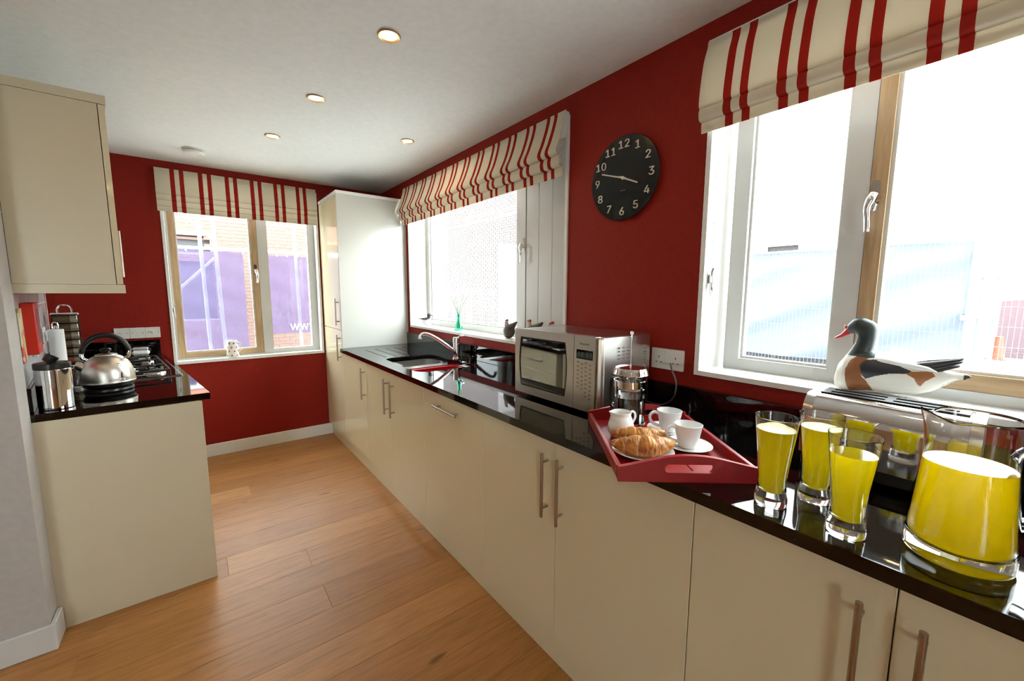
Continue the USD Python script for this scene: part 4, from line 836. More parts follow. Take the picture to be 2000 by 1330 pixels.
# ---------------------------------------------------------------- painted duck
DX = 1.612
def duck():
    t = thing('decoy_duck', 'painted wooden duck with dark green head and red bill on the window sill', 'ornamental duck', loc=(DX, 0.23, SILL))
    B = [(0.372, 0.030, 0.010), (0.366, 0.045, 0.026), (0.350, 0.056, 0.040), (0.325, 0.066, 0.050), (0.295, 0.070, 0.055), (0.26, 0.066, 0.056), (0.22, 0.062, 0.053), (0.185, 0.061, 0.046), (0.155, 0.066, 0.036), (0.130, 0.074, 0.024), (0.112, 0.080, 0.013), (0.094, 0.083, 0.006)]
    hull = None; prev = None
    for y, zc, rx in B:
        zh = {0.372: 0.022, 0.366: 0.040, 0.350: 0.056, 0.325: 0.063, 0.295: 0.062, 0.26: 0.058, 0.22: 0.052, 0.185: 0.044, 0.155: 0.034, 0.130: 0.020, 0.112: 0.011, 0.094: 0.005}[y]
        s = m3.Manifold.sphere(1.0, 48).scale((rx, 0.006, zh)).translate((DX, y, SILL + zc))
        if prev is not None:
            h = m3.Manifold.batch_hull([prev, s]); hull = h if hull is None else hull + h
        prev = s
    neck = chain([(DX, 0.325, SILL + 0.085, 0.036), (DX, 0.318, SILL + 0.115, 0.029), (DX, 0.311, SILL + 0.145, 0.0235), (DX, 0.308, SILL + 0.172, 0.0235), (DX, 0.311, SILL + 0.195, 0.0275), (DX, 0.326, SILL + 0.203, 0.0265), (DX, 0.341, SILL + 0.196, 0.0180)], 48)
    M = hull + neck
    M = M.trim_by_plane((0, 0, 1), SILL + 0.0008)
    M = M.refine_to_length(0.004)
    m = unman(M); m.merge_vertices(); zlow = m.vertices[:, 2] < SILL + 0.002
    keep = m.vertices.copy(); trimesh.smoothing.filter_taubin(m, iterations=24); m.vertices[zlow] = keep[zlow]; far_ = np.linalg.norm(m.vertices - keep, axis=1) > 0.004; m.vertices[far_] = keep[far_]
    m.vertices[:, 2] = np.maximum(m.vertices[:, 2], SILL + 0.0008)
    m = m.subdivide()
    v = m.vertices; y, z, x = v[:, 1], v[:, 2] - SILL, v[:, 0] - DX
    white, green, brown, black = (0.72, 0.69, 0.62), (0.016, 0.030, 0.030), (0.26, 0.095, 0.030), (0.018, 0.020, 0.028)
    col = np.tile(white, (len(v), 1)).astype(float)
    col[:, :] = np.array(white)
    inband = lambda poly: np.array([poly.contains(Point(a, b)) for a, b in zip(y, z)])
    band = Polygon([(0.310, 0.120), (0.334, 0.100), (0.343, 0.070), (0.342, 0.040), (0.333, -0.01), (0.272, -0.01), (0.280, 0.025), (0.290, 0.045), (0.300, 0.055), (0.305, 0.080), (0.299, 0.100), (0.285, 0.118)])
    wing = Polygon([(0.309, 0.090), (0.300, 0.060), (0.291, 0.050), (0.270, 0.062), (0.240, 0.074), (0.205, 0.078), (0.196, 0.086), (0.230, 0.100), (0.270, 0.110), (0.296, 0.106)])
    rear = Polygon([(0.205, 0.084), (0.205, 0.077), (0.190, 0.068), (0.182, 0.052), (0.176, 0.046), (0.168, 0.062), (0.150, 0.078), (0.158, 0.090)])
    col[inband(band)] = brown; col[inband(rear)] = (0.30, 0.115, 0.035); col[inband(wing)] = black
    col[(z > 0.112 + 0.02 * np.maximum(0, y - 0.33)) & (y > 0.279) & (z > 0.1055 + 0.4 * (0.300 - y))] = green
    back = (np.abs(x) < 0.020) & (z > 0.09) & (y < 0.255); col[back & (y < 0.20)] = white
    col[y < 0.100] = black
    part(t, 'body', m, 'duck_paint', paint=col, local=False)
    # bill
    bl = None
    S = [m3.Manifold.sphere(1, 24).scale(s).translate((DX, yy, SILL + zz)) for s, yy, zz in (((0.011, 0.006, 0.0135), 0.351, 0.189), ((0.010, 0.005, 0.010), 0.360, 0.180), ((0.010, 0.004, 0.0058), 0.369, 0.170), ((0.0095, 0.004, 0.0032), 0.382, 0.1625))]
    for a, b in zip(S[:-1], S[1:]):
        h = m3.Manifold.batch_hull([a, b]); bl = h if bl is None else bl + h
    bl = bl + m3.Manifold.sphere(0.0068, 24).translate((DX, 0.3585, SILL + 0.1975))
    part(t, 'bill', unman(bl), 'bill_red', local=False, smooth=40, label='bright red bill')
    for s in (-1, 1):
        part(t, 'eye', ell((DX + s * 0.0240, 0.331, SILL + 0.206), (0.003, 0.004, 0.004), 2), 'black_plastic', local=False)
        # folded wing tips
        for k, (dz, tip, yy) in enumerate(((0.0, 0.128, 0.107), (-0.010, 0.120, 0.108), (-0.018, 0.108, 0.112))):
            w = m3.Manifold.batch_hull([m3.Manifold.sphere(1, 20).scale((0.007, 0.02, 0.008)).translate((DX + s * 0.026, 0.185, SILL + 0.100 + dz)), m3.Manifold.sphere(1, 20).scale((0.004, 0.02, 0.006)).translate((DX + s * 0.020, 0.160, SILL + 0.110 + dz * 0.8)), m3.Manifold.sphere(0.0022, 12).translate((DX + s * 0.010, yy, SILL + tip))])
            part(t, 'wing_feather', unman(w), 'duck_black', local=False, smooth=40)
        part(t, 'shoulder_feather', unman(m3.Manifold.batch_hull([m3.Manifold.sphere(1, 24).scale((0.014, 0.03, 0.010)).translate((DX + s * 0.030, 0.255, SILL + 0.106)), m3.Manifold.sphere(1, 20).scale((0.010, 0.025, 0.007)).translate((DX + s * 0.030, 0.185, SILL + 0.0975)), m3.Manifold.sphere(0.0025, 12).translate((DX + s * 0.030, 0.150, SILL + 0.090))])), 'porcelain', local=False, smooth=40)
    # scratched feather outlines on the dark wing
    for (yc, zc) in ((0.287, 0.086), (0.262, 0.0915), (0.238, 0.095)):
        ln = [(DX - 0.0535 + 0.9 * abs(a) * 0 - 0.0, yc + a, zc + 0.010 - 0.020 * math.sqrt(max(0, 1 - (a / 0.010) ** 2))) for a in np.linspace(-0.0095, 0.0095, 11)]
        from_ = np.array([p for p in ln]); q = trimesh.proximity.closest_point(m, from_)[0]
        part(t, 'feather_line', tube(q, 0.0010, 5), 'feather_white', local=False)
    return t
duck()

# ---------------------------------------------------------------- small things on the sink sill
def hen(label, x, y, s, rz, show=True):
    t = thing('wooden_hen', label, 'ornamental hen', loc=(x, y, SILL + 0.0003), rz=rz)
    S = lambda c, r: m3.Manifold.sphere(1, 32).scale(tuple(s * q for q in r)).translate(tuple(s * q for q in c))
    body = m3.Manifold.batch_hull([S((0.0, 0, 0.045), (0.044, 0.034, 0.045)), S((0.012, 0, 0.020), (0.030, 0.026, 0.020))])
    body = body + m3.Manifold.batch_hull([S((0.0, 0, 0.060), (0.036, 0.028, 0.030)), S((-0.072, 0, 0.108), (0.004, 0.008, 0.006))])
    part(t, 'body', unman(body), 'hen_grey', smooth=45)
    hd = m3.Manifold.batch_hull([S((0.022, 0, 0.078), (0.020, 0.016, 0.020)), S((0.028, 0, 0.102), (0.012, 0.010, 0.012))])
    part(t, 'head', unman(hd), 'feather_white', smooth=45)
    part(t, 'comb', unman(m3.Manifold.batch_hull([S((0.033, 0, 0.112), (0.007, 0.006, 0.008)), S((0.018, 0, 0.117), (0.008, 0.006, 0.008))])), 'comb_red', smooth=45)
    part(t, 'beak', unman(m3.Manifold.batch_hull([S((0.038, 0, 0.101), (0.004, 0.004, 0.004)), S((0.051, 0, 0.098), (0.001, 0.001, 0.001))])), 'comb_red', smooth=45)
hen('grey wooden hen standing clear of the microwave on the sink window sill', 1.618, 2.115, 1.0, 1.62)
hen('grey wooden hen in the middle of three, tail up behind the microwave', 1.625, 1.888, 1.08, 1.70)
hen('grey wooden hen facing the room, at the boarded panel end of the sill', 1.632, 1.690, 1.08, 2.9)
t = thing('wooden_wader', 'small grey and white bird figure in the far corner of the sink window sill', 'ornamental bird', loc=(1.615, 3.335, SILL + 0.0003), rz=-1.1)
S = lambda c, r: m3.Manifold.sphere(1, 28).scale(r).translate(c)
part(t, 'body', unman(m3.Manifold.batch_hull([S((0.02, 0, 0.032), (0.034, 0.026, 0.031)), S((-0.02, 0, 0.034), (0.026, 0.020, 0.024))])), 'porcelain', smooth=45)
part(t, 'back', unman(m3.Manifold.batch_hull([S((0.012, 0, 0.060), (0.026, 0.020, 0.014)), S((-0.075, 0, 0.060), (0.006, 0.006, 0.003))])), 'bird_grey', smooth=45)
part(t, 'head', unman(m3.Manifold.batch_hull([S((0.030, 0, 0.075), (0.014, 0.012, 0.012)), S((0.034, 0, 0.096), (0.018, 0.014, 0.015))])), 'bird_grey', smooth=45)
part(t, 'bill', tube([(0.050, 0, 0.096), (0.082, 0, 0.090)], [0.004, 0.0012], 8), 'bird_grey')
# green vase with flowers
t = thing('bud_vase', 'small green glass vase of pale flowers on the sink window sill', 'vase', loc=(1.610, 2.755, SILL + 0.0003))
O = smooth_line([(0.030, 0.0), (0.033, 0.004), (0.031, 0.025), (0.020, 0.065), (0.014, 0.095), (0.016, 0.125)], 5)
I = smooth_line([(0.0142, 0.125), (0.012, 0.095), (0.0178, 0.065), (0.0285, 0.025), (0.029, 0.010)], 5)
part(t, 'glass_body', lathe([(0, 0.0008)] + [tuple(p) for p in O] + [tuple(p) for p in I] + [(0, 0.008)], 40), 'green_glass', smooth=50)
fr2 = random.Random(5)
for k in range(9):
    a, sp_, hh = fr2.uniform(0, 6.28), fr2.uniform(0.02, 0.10), fr2.uniform(0.19, 0.29)
    st = smooth_line([(0.012 * math.cos(a + 2.5), 0.012 * math.sin(a + 2.5), 0.012), (0, 0, 0.10), (sp_ * 0.45 * math.cos(a), sp_ * 0.45 * math.sin(a), 0.6 * hh + 0.03), (sp_ * math.cos(a), sp_ * math.sin(a), hh)], 5)
    s_ = part(t, 'stem', tube(st, 0.0014, 5), 'stem_green')
    fl_ = []
    for q in range(7):
        b = q * 2 * PI / 7; d = np.array([math.cos(b), math.sin(b), 0.3 * math.sin(3 * b)])
        e = trimesh.creation.icosphere(1); e.apply_scale((0.010, 0.005, 0.0025)); e = xf(e, rz=b, loc=st[-1] + 0.010 * d); fl_.append(e)
    fl_.append(ell(st[-1] + np.array([0, 0, 0.002]), (0.005, 0.005, 0.004), 1))
    part(s_, 'flower', cat_(fl_), 'petal')
# spotted jug on the far sill
t = thing('spotted_jug', 'white china jug with red spots on the far window sill', 'jug', loc=(0.219, 4.186, 0.8265), rz=2.7)
def lip2(v):
    a = np.arctan2(v[:, 1], v[:, 0]); r = np.hypot(v[:, 0], v[:, 1]); k = np.exp(-(a / 0.45) ** 2) * np.clip((v[:, 2] - 0.10) / 0.03, 0, 1)
    s = np.where(r < 1e-6, 1, (r + 0.010 * k) / np.maximum(r, 1e-6)); return np.c_[v[:, 0] * s, v[:, 1] * s, v[:, 2] + 0.005 * k]
pr = [(0, 0.0008)] + [tuple(p) for p in smooth_line([(0.043, 0.0008), (0.0455, 0.006), (0.044, 0.030), (0.041, 0.080), (0.037, 0.118), (0.0365, 0.138)], 10)] + [(0.0350, 0.139), (0.0340, 0.118), (0.038, 0.08), (0.041, 0.03), (0, 0.006)]
bd = lathe(pr, 120, deform=lip2)
v = bd.vertices; col = np.tile((0.80, 0.79, 0.74), (len(v), 1)).astype(float)
for k in range(4):
    for q in range(7):
        a = 2 * PI * (q + 0.5 * (k % 2)) / 7; rr = 0.042 - 0.0018 * k; c = np.array([rr * math.cos(a), rr * math.sin(a), 0.016 + 0.034 * k]); col[np.linalg.norm(v - c, axis=1) < 0.0068] = (0.45, 0.02, 0.02)
part(t, 'body', bd, 'china_paint', paint=col)
h = smooth_line([(-0.036, 0, 0.120), (-0.055, 0, 0.122), (-0.066, 0, 0.098), (-0.062, 0, 0.060), (-0.042, 0, 0.040)], 6)
part(t, 'handle', tube(h, 0.0042, 10), 'porcelain')

# ---------------------------------------------------------------- kettle and the things by the hob
t = thing('kettle', 'brushed steel dome kettle with a black hoop handle on the left worktop', 'kettle', loc=(-0.3605, 2.722, ZT), rz=0.12)
part(t, 'power_base', lathe([(0, 0.0006), (0.086, 0.0006), (0.089, 0.004), (0.087, 0.014), (0.080, 0.018), (0, 0.018)], 56), 'black_plastic')
part(t, 'bottom_band', lathe([(0, 0.0185), (0.080, 0.0185), (0.090, 0.026), (0.0935, 0.040), (0, 0.040)], 56), 'black_plastic')
dome = smooth_line([(0.0975, 0.0405), (0.0985, 0.044), (0.0970, 0.050), (0.0955, 0.070), (0.0895, 0.105), (0.0765, 0.137), (0.0590, 0.157), (0.0400, 0.168)], 6)
part(t, 'body', lathe([(0, 0.0405)] + [tuple(p) for p in dome] + [(0, 0.1685)], 72), 'satin_steel', smooth=60)
part(t, 'lid', lathe([(0, 0.1688), (0.0405, 0.1688), (0.039, 0.174), (0.022, 0.1785), (0, 0.180)], 48), 'satin_steel')
part(t, 'lid_knob', lathe([(0, 0.178), (0.010, 0.178), (0.012, 0.184), (0.020, 0.190), (0.021, 0.197), (0.014, 0.203), (0, 0.205)], 32), 'black_plastic')
arc = [(0.083 * math.cos(a), 0, 0.168 + 0.098 * math.sin(a)) for a in np.linspace(0.16, PI - 0.16, 25)]
part(t, 'handle', tube(arc, np.interp(np.arange(25), [0, 6, 12, 18, 24], [0.0105, 0.0125, 0.0135, 0.0125, 0.0105]), 14), 'black_plastic')
part(t, 'handle_stay', tube([(0.083, 0, 0.186), (0.079, 0, 0.160), (0.066, 0, 0.148)], [0.008, 0.008, 0.010], 12), 'chrome')
part(t, 'handle_stay', tube([(-0.083, 0, 0.186), (-0.079, 0, 0.160), (-0.066, 0, 0.148)], [0.008, 0.008, 0.010], 12), 'chrome')
part(t, 'spout', tube([(-0.068, -0.004, 0.108), (-0.092, -0.006, 0.127), (-0.105, -0.007, 0.135)], [0.024, 0.018, 0.0145], 20), 'satin_steel')
part(t, 'gauge', unman(m3.Manifold.batch_hull([m3.Manifold.sphere(0.007, 16).translate((0.046, -0.0795, 0.070)), m3.Manifold.sphere(0.007, 16).translate((0.0405, -0.066, 0.120))])), 'gauge', label='dark red water-level window', smooth=45)
part(t, 'gauge_rim', tube(smooth_line([(0.056, -0.0755, 0.062), (0.046, -0.0835, 0.058), (0.036, -0.0860, 0.066), (0.033, -0.0735, 0.122), (0.040, -0.0680, 0.131), (0.049, -0.0615, 0.122)], 5, True), 0.0022, 6, True), 'chrome')
t = thing('canister', 'polished steel canister with a black lid on the left worktop', 'canister', loc=(-0.4800, 2.425, ZT), rz=0.1)
part(t, 'body', lathe([(0, 0.0005), (0.050, 0.0005), (0.052, 0.003), (0.052, 0.160), (0.0505, 0.163), (0, 0.163)], 56), 'chrome')
part(t, 'lid', lathe([(0, 0.1635), (0.053, 0.1635), (0.0535, 0.166), (0.0535, 0.184), (0.051, 0.188), (0, 0.190)], 56), 'black_plastic')
part(t, 'scoop', xf(cut(lathe([(0, 0), (0.018, 0), (0.022, 0.026), (0.020, 0.026), (0.0165, 0.002), (0, 0.002)], 24), bx(1, 2, 1, 2, 1, 2)), (-0.012, 0.012, 0.1905), ry=0.6), 'black_plastic')
# kitchen roll
t = thing('kitchen_roll', 'white paper roll on a chrome stand in front of the spice rack', 'kitchen roll', loc=L(0.064, 0.94, ZT), rz=0)
part(t, 'stand', lathe([(0, 0.0006), (0.034, 0.0006), (0.034, 0.006), (0.006, 0.010), (0.005, 0.285), (0, 0.286)], 32), 'chrome')
part(t, 'paper', lathe([(0.012, 0.012), (0.031, 0.012), (0.031, 0.265), (0.012, 0.265), (0.012, 0.012)], 40), 'paper_white')
lp = smooth_line([(-0.010, 0, 0.270), (-0.011, 0, 0.292), (0, 0, 0.306), (0.011, 0, 0.292), (0.010, 0, 0.270)], 6)
part(t, 'loop', tube(lp, 0.003, 8), 'chrome')
# spice rack
t = thing('spice_rack', 'chrome tower rack with two columns of spice jars in the far left corner', 'spice rack', loc=(-0.655, 3.72, ZT), rz=0.146)
part(t, 'base', rbox(-0.062, 0.062, -0.055, 0.055, 0.0006, 0.014, 0.004), 'chrome')
part(t, 'top', rbox(-0.062, 0.062, -0.055, 0.055, 0.326, 0.340, 0.006), 'chrome')
for s in (-1, 1): part(t, 'side_plate', rbox(s * 0.058 - 0.0015, s * 0.058 + 0.0015, 0.028, 0.040, 0.014, 0.326, 0.001), 'black_plastic')
part(t, 'spine', rbox(-0.0555, 0.0555, 0.030, 0.036, 0.014, 0.326, 0.001), 'black_plastic')
lp = smooth_line([(-0.030, 0, 0.338), (-0.030, 0, 0.362), (-0.016, 0, 0.384), (0.016, 0, 0.384), (0.030, 0, 0.362), (0.030, 0, 0.338)], 6)
part(t, 'carry_handle', tube(lp, 0.0042, 10), 'chrome')
for i in range(6):
    z = 0.042 + 0.0515 * i
    j = part(t, 'spice_jar', xf(lathe([(0, 0.0), (0.020, 0.0), (0.022, 0.003), (0.022, 0.064), (0.019, 0.068), (0, 0.068)], 24), (-0.050, -0.030, z), ry=PI / 2), 'spice_red' if i == 0 else 'spice_dark')
    part(j, 'cap', xf(lathe([(0, 0.0682), (0.0232, 0.0682), (0.0238, 0.070), (0.0238, 0.098), (0.021, 0.102), (0, 0.102)], 24), (-0.050, -0.030, z), ry=PI / 2), 'spice_cap')
    part(t, 'shelf_rail', rod((-0.056, -0.0535, z - 0.018), (0.056, -0.0535, z - 0.018), 0.0016, 6), 'chrome')
# fire blanket and print on the tiles
t = thing('fire_blanket_box', 'flat red box hung on the tiles above the canister', 'fire blanket', loc=L(0.0075, 0.20, 1.12))
bxm = lbox(0.0078, 0.046, 0.155, 0.335, 1.125, 1.337, 0.003)
part(t, 'case', bxm, 'bright_red', local=False)
part(t, 'label', lbox(0.0462, 0.0466, 0.175, 0.315, 1.17, 1.31, 0.0001), 'dark_red', local=False)
part(t, 'pull_tab', lbox(0.020, 0.036, 0.225, 0.265, 1.108, 1.1248, 0.002), 'plastic_white', local=False)
solo('patterned_tile_panel', lbox(0.0078, 0.0125, 0.036, 0.150, 1.105, 1.318, 0.001), 'pattern_print', 'narrow picture panel with red and yellow pattern on the wall left of the red box', 'picture')
# packet / cloth by the upstand
t = thing('folded_tea_towel', 'small folded checked cloth behind the hob by the upstand', 'cloth', loc=(-0.352, 4.06, ZT))
part(t, 'fold', rbox(-0.05, 0.05, -0.03, 0.03, 0.001, 0.036, 0.012), 'paper_white')
part(t, 'fold', rbox(-0.048, 0.046, -0.028, 0.028, 0.0365, 0.058, 0.009), 'feather_white')
# ---------------------------------------------------------------- outside
struct('ground_outside', bx(-30, 40, -30, 45, -0.45, -0.25), 'concrete', smooth=False)
def brick_wall(u0, u1, z0, z1, holes, place, L_=0.225, H_=0.075, d=0.10):
    """separate brick bodies with recessed joints; place(u, out, z) -> point"""
    ms = []
    k = 0
    for j in range(int((z1 - z0) / H_)):
        z = z0 + j * H_; off = (j % 2) * L_ / 2
        u = u0 - off
        while u < u1:
            a, b = max(u, u0), min(u + L_ - 0.012, u1); u += L_
            if b - a < 0.02 or any(h[0] < (a + b) / 2 < h[1] and h[2] < z + H_ / 2 < h[3] for h in holes): continue
            p = 0.004 * ((k * 7919) % 13) / 13; k += 1
            ms.append((a, b, z + 0.006, z + H_ - 0.006, p))
    v, f = [], []
    for a, b, c, e, p in ms:
        n = len(v)
        v += [place(a, p, c), place(b, p, c), place(b, p, e), place(a, p, e), place(a, -d, c), place(b, -d, c), place(b, -d, e), place(a, -d, e)]
        f += [tuple(n + q for q in t_) for t_ in ((0, 1, 2), (0, 2, 3), (4, 6, 5), (4, 7, 6), (0, 4, 5), (0, 5, 1), (1, 5, 6), (1, 6, 2), (2, 6, 7), (2, 7, 3), (3, 7, 4), (3, 4, 0))]
    return trimesh.Trimesh(np.array(v), np.array(f), process=False)
# the brick house seen through the far window
YB = 10.6
t = thing('brick_house', 'red brick house under repair seen through the far window', 'house', loc=(1.0, YB, -0.25))
holes = [(-2.0, 0.31, 2.20, 2.50), (-1.5, 0.45, 0.55, 1.95)]
part(t, 'brickwork', brick_wall(-2.6, 4.6, -0.2, 4.6, [(-2.0, 0.31, 2.16, 2.50), (-2.0, 0.36, 0.80, 1.99)], lambda u, o, z: (u, YB - o, z)), 'brick_red', local=False, smooth=False, kind='stuff')
part(t, 'mortar_wall', cut(bx(-2.6, 4.6, YB + 0.012, YB + 0.3, -0.25, 4.6), bx(-2.0, 0.31, YB - 1, YB + 1, 2.16, 2.50), bx(-2.0, 0.36, YB - 1, YB + 1, 0.80, 1.99)), 'mortar', local=False, smooth=False)
part(t, 'window_void', bx(-2.0, 0.31, YB + 0.12, YB + 0.15, 2.16, 2.50), 'dark_void', local=False, smooth=False)
part(t, 'window_void', bx(-2.0, 0.36, YB + 0.12, YB + 0.15, 0.80, 1.99), 'dark_void', local=False, smooth=False)
part(t, 'window_post', bx(-1.99, 0.30, YB + 0.05, YB + 0.11, 2.42, 2.47), 'brick_red', local=False, smooth=False)
part(t, 'lintel', bx(-2.1, 0.42, YB - 0.015, YB + 0.01, 2.50, 2.58), 'red_band', local=False, smooth=False)
# scaffold in front
YS_ = 9.0
def pole(label, a, b, r=0.03):
    solo('scaffold_pole', rod(a, b, r, 12), 'scaffold', label, 'scaffold pole')
pole('upright scaffold pole left of the pair in the far window', (0.165, YS_ + 0.15, -0.25), (0.10, YS_ + 0.15, 4.0))
pole('upright scaffold pole right of the pair in the far window', (0.39, YS_ + 0.12, -0.25), (0.30, YS_ + 0.12, 4.0))
pole('sloping scaffold brace low down behind the left purple net', (-0.75, YS_ + 0.207, 0.85), (0.36, YS_ + 0.207, 2.02), 0.024)
pole('short sloping scaffold brace above the purple net', (-0.45, YS_ + 0.08, 3.05), (0.30, YS_ + 0.05, 2.30), 0.024)
pole('upright scaffold pole behind the net printed with letters', (1.66, YS_ + 0.15, -0.25), (1.62, YS_ + 0.15, 2.75))
pole('left one of two thin scaffold uprights in the gap between nets', (0.90, YS_ + 0.22, -0.25), (0.855, YS_ + 0.22, 2.16), 0.02)
pole('right one of two thin scaffold uprights in the gap between nets', (1.045, YS_ + 0.22, -0.25), (0.985, YS_ + 0.22, 2.16), 0.02)
pole('level scaffold rail along the top of the nets', (-1.5, YS_ + 0.062, 2.125), (2.1, YS_ + 0.062, 2.140), 0.028)
def net(label, x0, x1, z0, z1, y, seed):
    nx, nz = 60, 50; X, Z = np.meshgrid(np.linspace(x0, x1, nx), np.linspace(z0, z1, nz), indexing='ij')
    top = (Z - z0) / (z1 - z0)
    Y = y + 0.012 * np.sin(8 * X + 3 * Z + seed) + 0.01 * np.sin(15 * Z + 5 * X) ; Zd = Z - 0.014 * np.abs(np.sin((X - x0) * 7)) * top
    v = np.c_[X.ravel(), Y.ravel(), Zd.ravel()]; f = []
    for i in range(nx - 1):
        for j in range(nz - 1):
            a = i * nz + j; f += [(a, a + nz, a + nz + 1), (a, a + nz + 1, a + 1)]
    t = thing('debris_net', label, 'banner net', loc=((x0 + x1) / 2, y, z0))
    v2 = v + (0, 0.002, 0); n = len(v); f2 = [(n + c, n + b, n + a) for a, b, c in f]
    part(t, 'cloth', trimesh.Trimesh(np.vstack([v, v2]), np.array(f + f2), process=False), 'purple_netting', local=False, smooth=True)
    ey = [rod((x0 + (x1 - x0) * k / 5, y - 0.01, z1 - 0.03), (x0 + (x1 - x0) * k / 5, y + 0.03, z1 + 0.02), 0.012, 6) for k in range(6)]
    for e in ey: part(t, 'tie', e, 'scaffold', local=False)
    return t
net('purple netting screen left of the mullion in the far window', -1.30, 0.735, 0.34, 2.09, YS_, 0.3)
t = net('purple netting screen with white lettering, right of the mullion in the far window', 1.10, 1.99, 0.56, 2.07, YS_, 1.7)
g = text('www', 0.062, 0.003); w_ = g.bounds[1][0]; g.apply_scale((0.50 / w_, 2.6, 1))
part(t, 'lettering', onfar(g, 1.43, 0.625, YS_ - 0.03), 'scaffold_banner_print', local=False, smooth=False)
# pale house seen through the sink window
XB = 7.6
t = thing('pink_brick_house', 'pale pink brick house outside the sink window', 'house', loc=(XB, 11, -0.25))
part(t, 'brickwork', brick_wall(8.3, 16.5, -0.2, 4.8, [], lambda u, o, z: (XB - o, u, z)), 'brick_pink', local=False, smooth=False, kind='stuff')
part(t, 'mortar_wall', bx(XB + 0.012, XB + 0.3, 8.3, 16.5, -0.25, 4.8), 'mortar_pale', local=False, smooth=False)
# garden mesh fence before it
def wire_grid(y0, y1, z0, z1, x, dy, dz, r):
    m = [rod((x, y, z0), (x, y, z1), r, 4) for y in np.arange(y0, y1 + 1e-6, dy)] + [rod((x, y0, z), (x, y1, z), r, 4) for z in np.arange(z0, z1 + 1e-6, dz)]
    return cat_(m)
t = thing('mesh_fence', 'low wire mesh fence outside the sink window', 'fence', loc=(5.2, 8, -0.25))
part(t, 'mesh', wire_grid(6.2, 10.5, -0.2, 1.43, 5.2, 0.09, 0.09, 0.0035), 'fence_wire', local=False, kind='stuff', smooth=False)
for y in (6.2, 8.3, 10.4): part(t, 'post', rod((5.2, y, -0.25), (5.2, y, 1.46), 0.025, 10), 'galvanised', local=False)
# temporary fence panel with white sheeting, seen through the large window
XF = 9.0
t = thing('site_fence', 'tall mesh fence panel covered with white sheeting outside the large window', 'fence', loc=(XF, 2.4, -0.25))
fy0, fy1, fz0, fz1 = 0.610, 4.10, 0.10, 2.17
for nm, a, b in (('post', (XF, fy0, -0.1), (XF, fy0, fz1 + 0.03)), ('post', (XF, fy1, -0.1), (XF, fy1, fz1 + 0.03)), ('rail', (XF, fy0, fz1), (XF, fy1, fz1)), ('rail', (XF, fy0, fz0 - 0.05), (XF, fy1, fz0 - 0.05))):
    part(t, nm, rod(a, b, 0.030 if nm == 'post' else 0.02, 12), 'galvanised', local=False)
part(t, 'wire_mesh', wire_grid(fy0, fy1, fz0 - 0.2, fz1, XF - 0.03, 0.06, 0.30, 0.0026), 'fence_wire', local=False, kind='stuff', smooth=False)
ny, nz = 130, 90; Y, Z = np.meshgrid(np.linspace(fy0 + 0.03, fy1, ny), np.linspace(0.165, fz1 - 0.015, nz), indexing='ij')
D = 0.055 * np.sin(2.4 * (Z + 0.42 * Y) * 3.1) * np.clip((fz1 - Z) / 0.3, 0, 1) + 0.03 * np.sin(6 * Z + 3.2 * Y) + 0.02 * np.sin(13 * Z + 5.5 * Y)
v = np.c_[(XF + 0.05 + D).ravel(), Y.ravel(), Z.ravel()]; f = []
for i in range(ny - 1):
    for j in range(nz - 1):
        a = i * nz + j; f += [(a, a + nz + 1, a + nz), (a, a + 1, a + nz + 1)]
n = len(v); part(t, 'sheeting', trimesh.Trimesh(np.vstack([v, v + (0.003, 0, 0)]), np.array(f + [(n + c, n + b, n + a) for a, b, c in f]), process=False), 'white_sheeting', local=False, smooth=True)
part(t, 'clamp', rbox(XF - 0.07, XF + 0.03, 0.56, 0.68, 0.99, 1.07, 0.01), 'galvanised', local=False)
part(t, 'fence_foot', rbox(XF - 0.35, XF + 0.35, 0.52, 0.76, -0.249, -0.12, 0.02), 'rubber', local=False)
solo('low_brick_plinth', bx(XF + 0.25, XF + 0.5, 1.9, 4.6, -0.25, 0.18), 'dark_void', 'dark low wall along the foot of the white sheeted fence', 'wall', smooth=False)
t = thing('site_fence', 'second mesh fence panel with two uprights at the right edge of the large window', 'fence', loc=(9.42, 0.0, -0.25))
for y in (0.52, 0.36): part(t, 'post', rod((9.42, y, -0.25), (9.42, y, 2.25), 0.028, 12), 'galvanised', local=False)
part(t, 'rail', rod((9.42, 0.36, 2.22), (9.42, -2.6, 2.22), 0.02, 10), 'galvanised', local=False)
part(t, 'wire_mesh', wire_grid(-2.6, 0.36, 0.0, 2.2, 9.42, 0.06, 0.30, 0.003), 'fence_wire', local=False, kind='stuff', smooth=False)
for z in (1.0, 1.62): part(t, 'clamp', rbox(9.38, 9.46, 0.33, 0.60, z, z + 0.03, 0.005), 'galvanised', local=False)
t = thing('traffic_cone', 'orange traffic cone outside the large window by the fence posts', 'traffic cone', loc=(9.9, 0.315, 0.36))
part(t, 'cone', lathe([(0, 0.02), (0.095, 0.02), (0.055, 0.36), (0, 0.37)], 28), 'cone_orange')
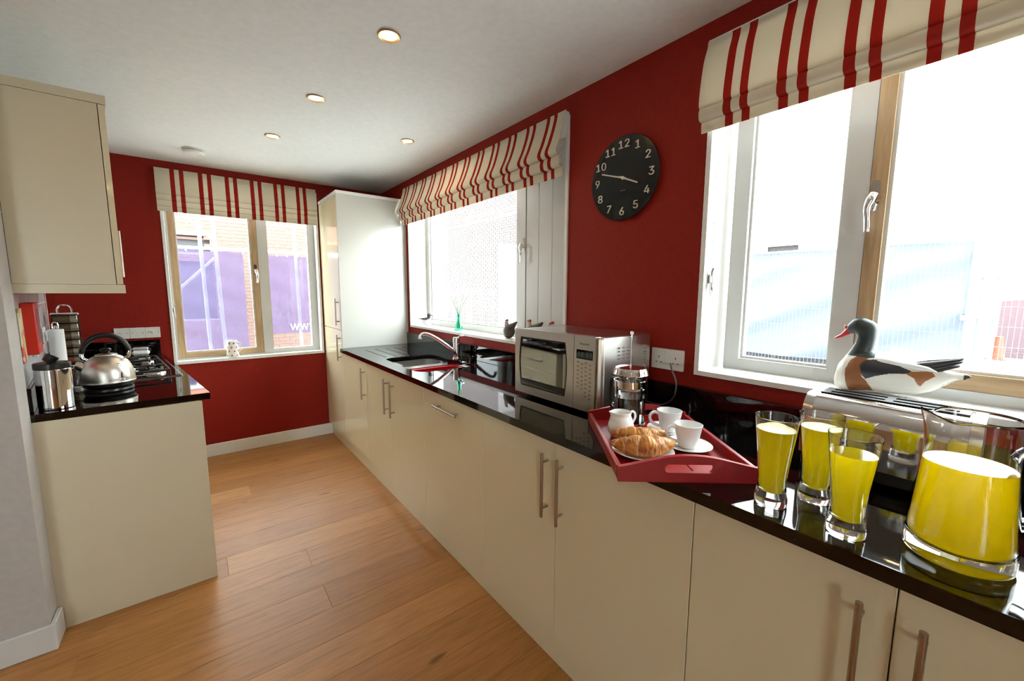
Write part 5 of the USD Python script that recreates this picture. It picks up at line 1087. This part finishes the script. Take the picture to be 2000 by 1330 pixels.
part(t, 'foot', rbox(-0.11, 0.11, -0.11, 0.11, 0, 0.02, 0.005), 'cone_orange')
solo('concrete_block', rbox(9.55, 10.3, -0.15, 0.62, -0.25, 0.36, 0.02), 'pale_wall', 'pale concrete block that the traffic cone stands on', 'concrete block')
rb = random.Random(11)
for k in range(9):
    x, y, s = 11.0 + rb.uniform(-0.4, 0.6), 0.12 - 0.31 * k + rb.uniform(-0.08, 0.08), rb.uniform(0.09, 0.118)
    p = np.array([[rb.gauss(0, 1) for _ in range(3)] for _ in range(14)]); p = p / np.linalg.norm(p, axis=1, keepdims=True) * s * np.array([1.1, 1.0, 0.7])
    m = trimesh.Trimesh(*_hull(p), process=False); m.apply_translation((x, y, 0.0602 - m.bounds[0][2])); solo('rubble_lump', m, 'debris', 'grey lump of builders rubble outside beyond the traffic cone', 'rubble', group='rubble heap outside the large window', smooth=False)
solo('rubble_bank', bx(10.6, 12.2, -3.2, 0.45, -0.25, 0.06), 'debris', 'low bank of spoil under the builders rubble', 'spoil heap', smooth=False)
solo('rusty_skip', cut(bx(12.4, 13.9, -4.0, 0.42, -0.25, 1.25), bx(12.5, 13.8, -3.9, 0.32, 0.25, 2)), 'rust_panel', 'rusty dark skip beyond the fence at the right edge of the large window', 'skip', smooth=False)
# pale house far behind the sheeted fence
XH = 14.0
t = thing('rendered_house', 'pale house with red string courses behind the sheeted fence', 'house', loc=(XH, 3, -0.25))
part(t, 'wall', cut(bx(XH, XH + 0.4, -8.0, 8.4, -0.25, 6.0), bx(XH - 1, XH + 1, 4.42, 5.30, 2.40, 2.80)), 'pale_wall', local=False, smooth=False)
part(t, 'string_course', bx(XH - 0.02, XH, 4.40, 8.4, 2.93, 2.985), 'red_band', local=False, smooth=False)
part(t, 'string_course', bx(XH - 0.02, XH, 4.35, 4.86, 3.23, 3.275), 'red_band', local=False, smooth=False)
part(t, 'window_void', bx(XH + 0.2, XH + 0.25, 4.42, 5.30, 2.40, 2.80), 'dark_void', local=False, smooth=False)
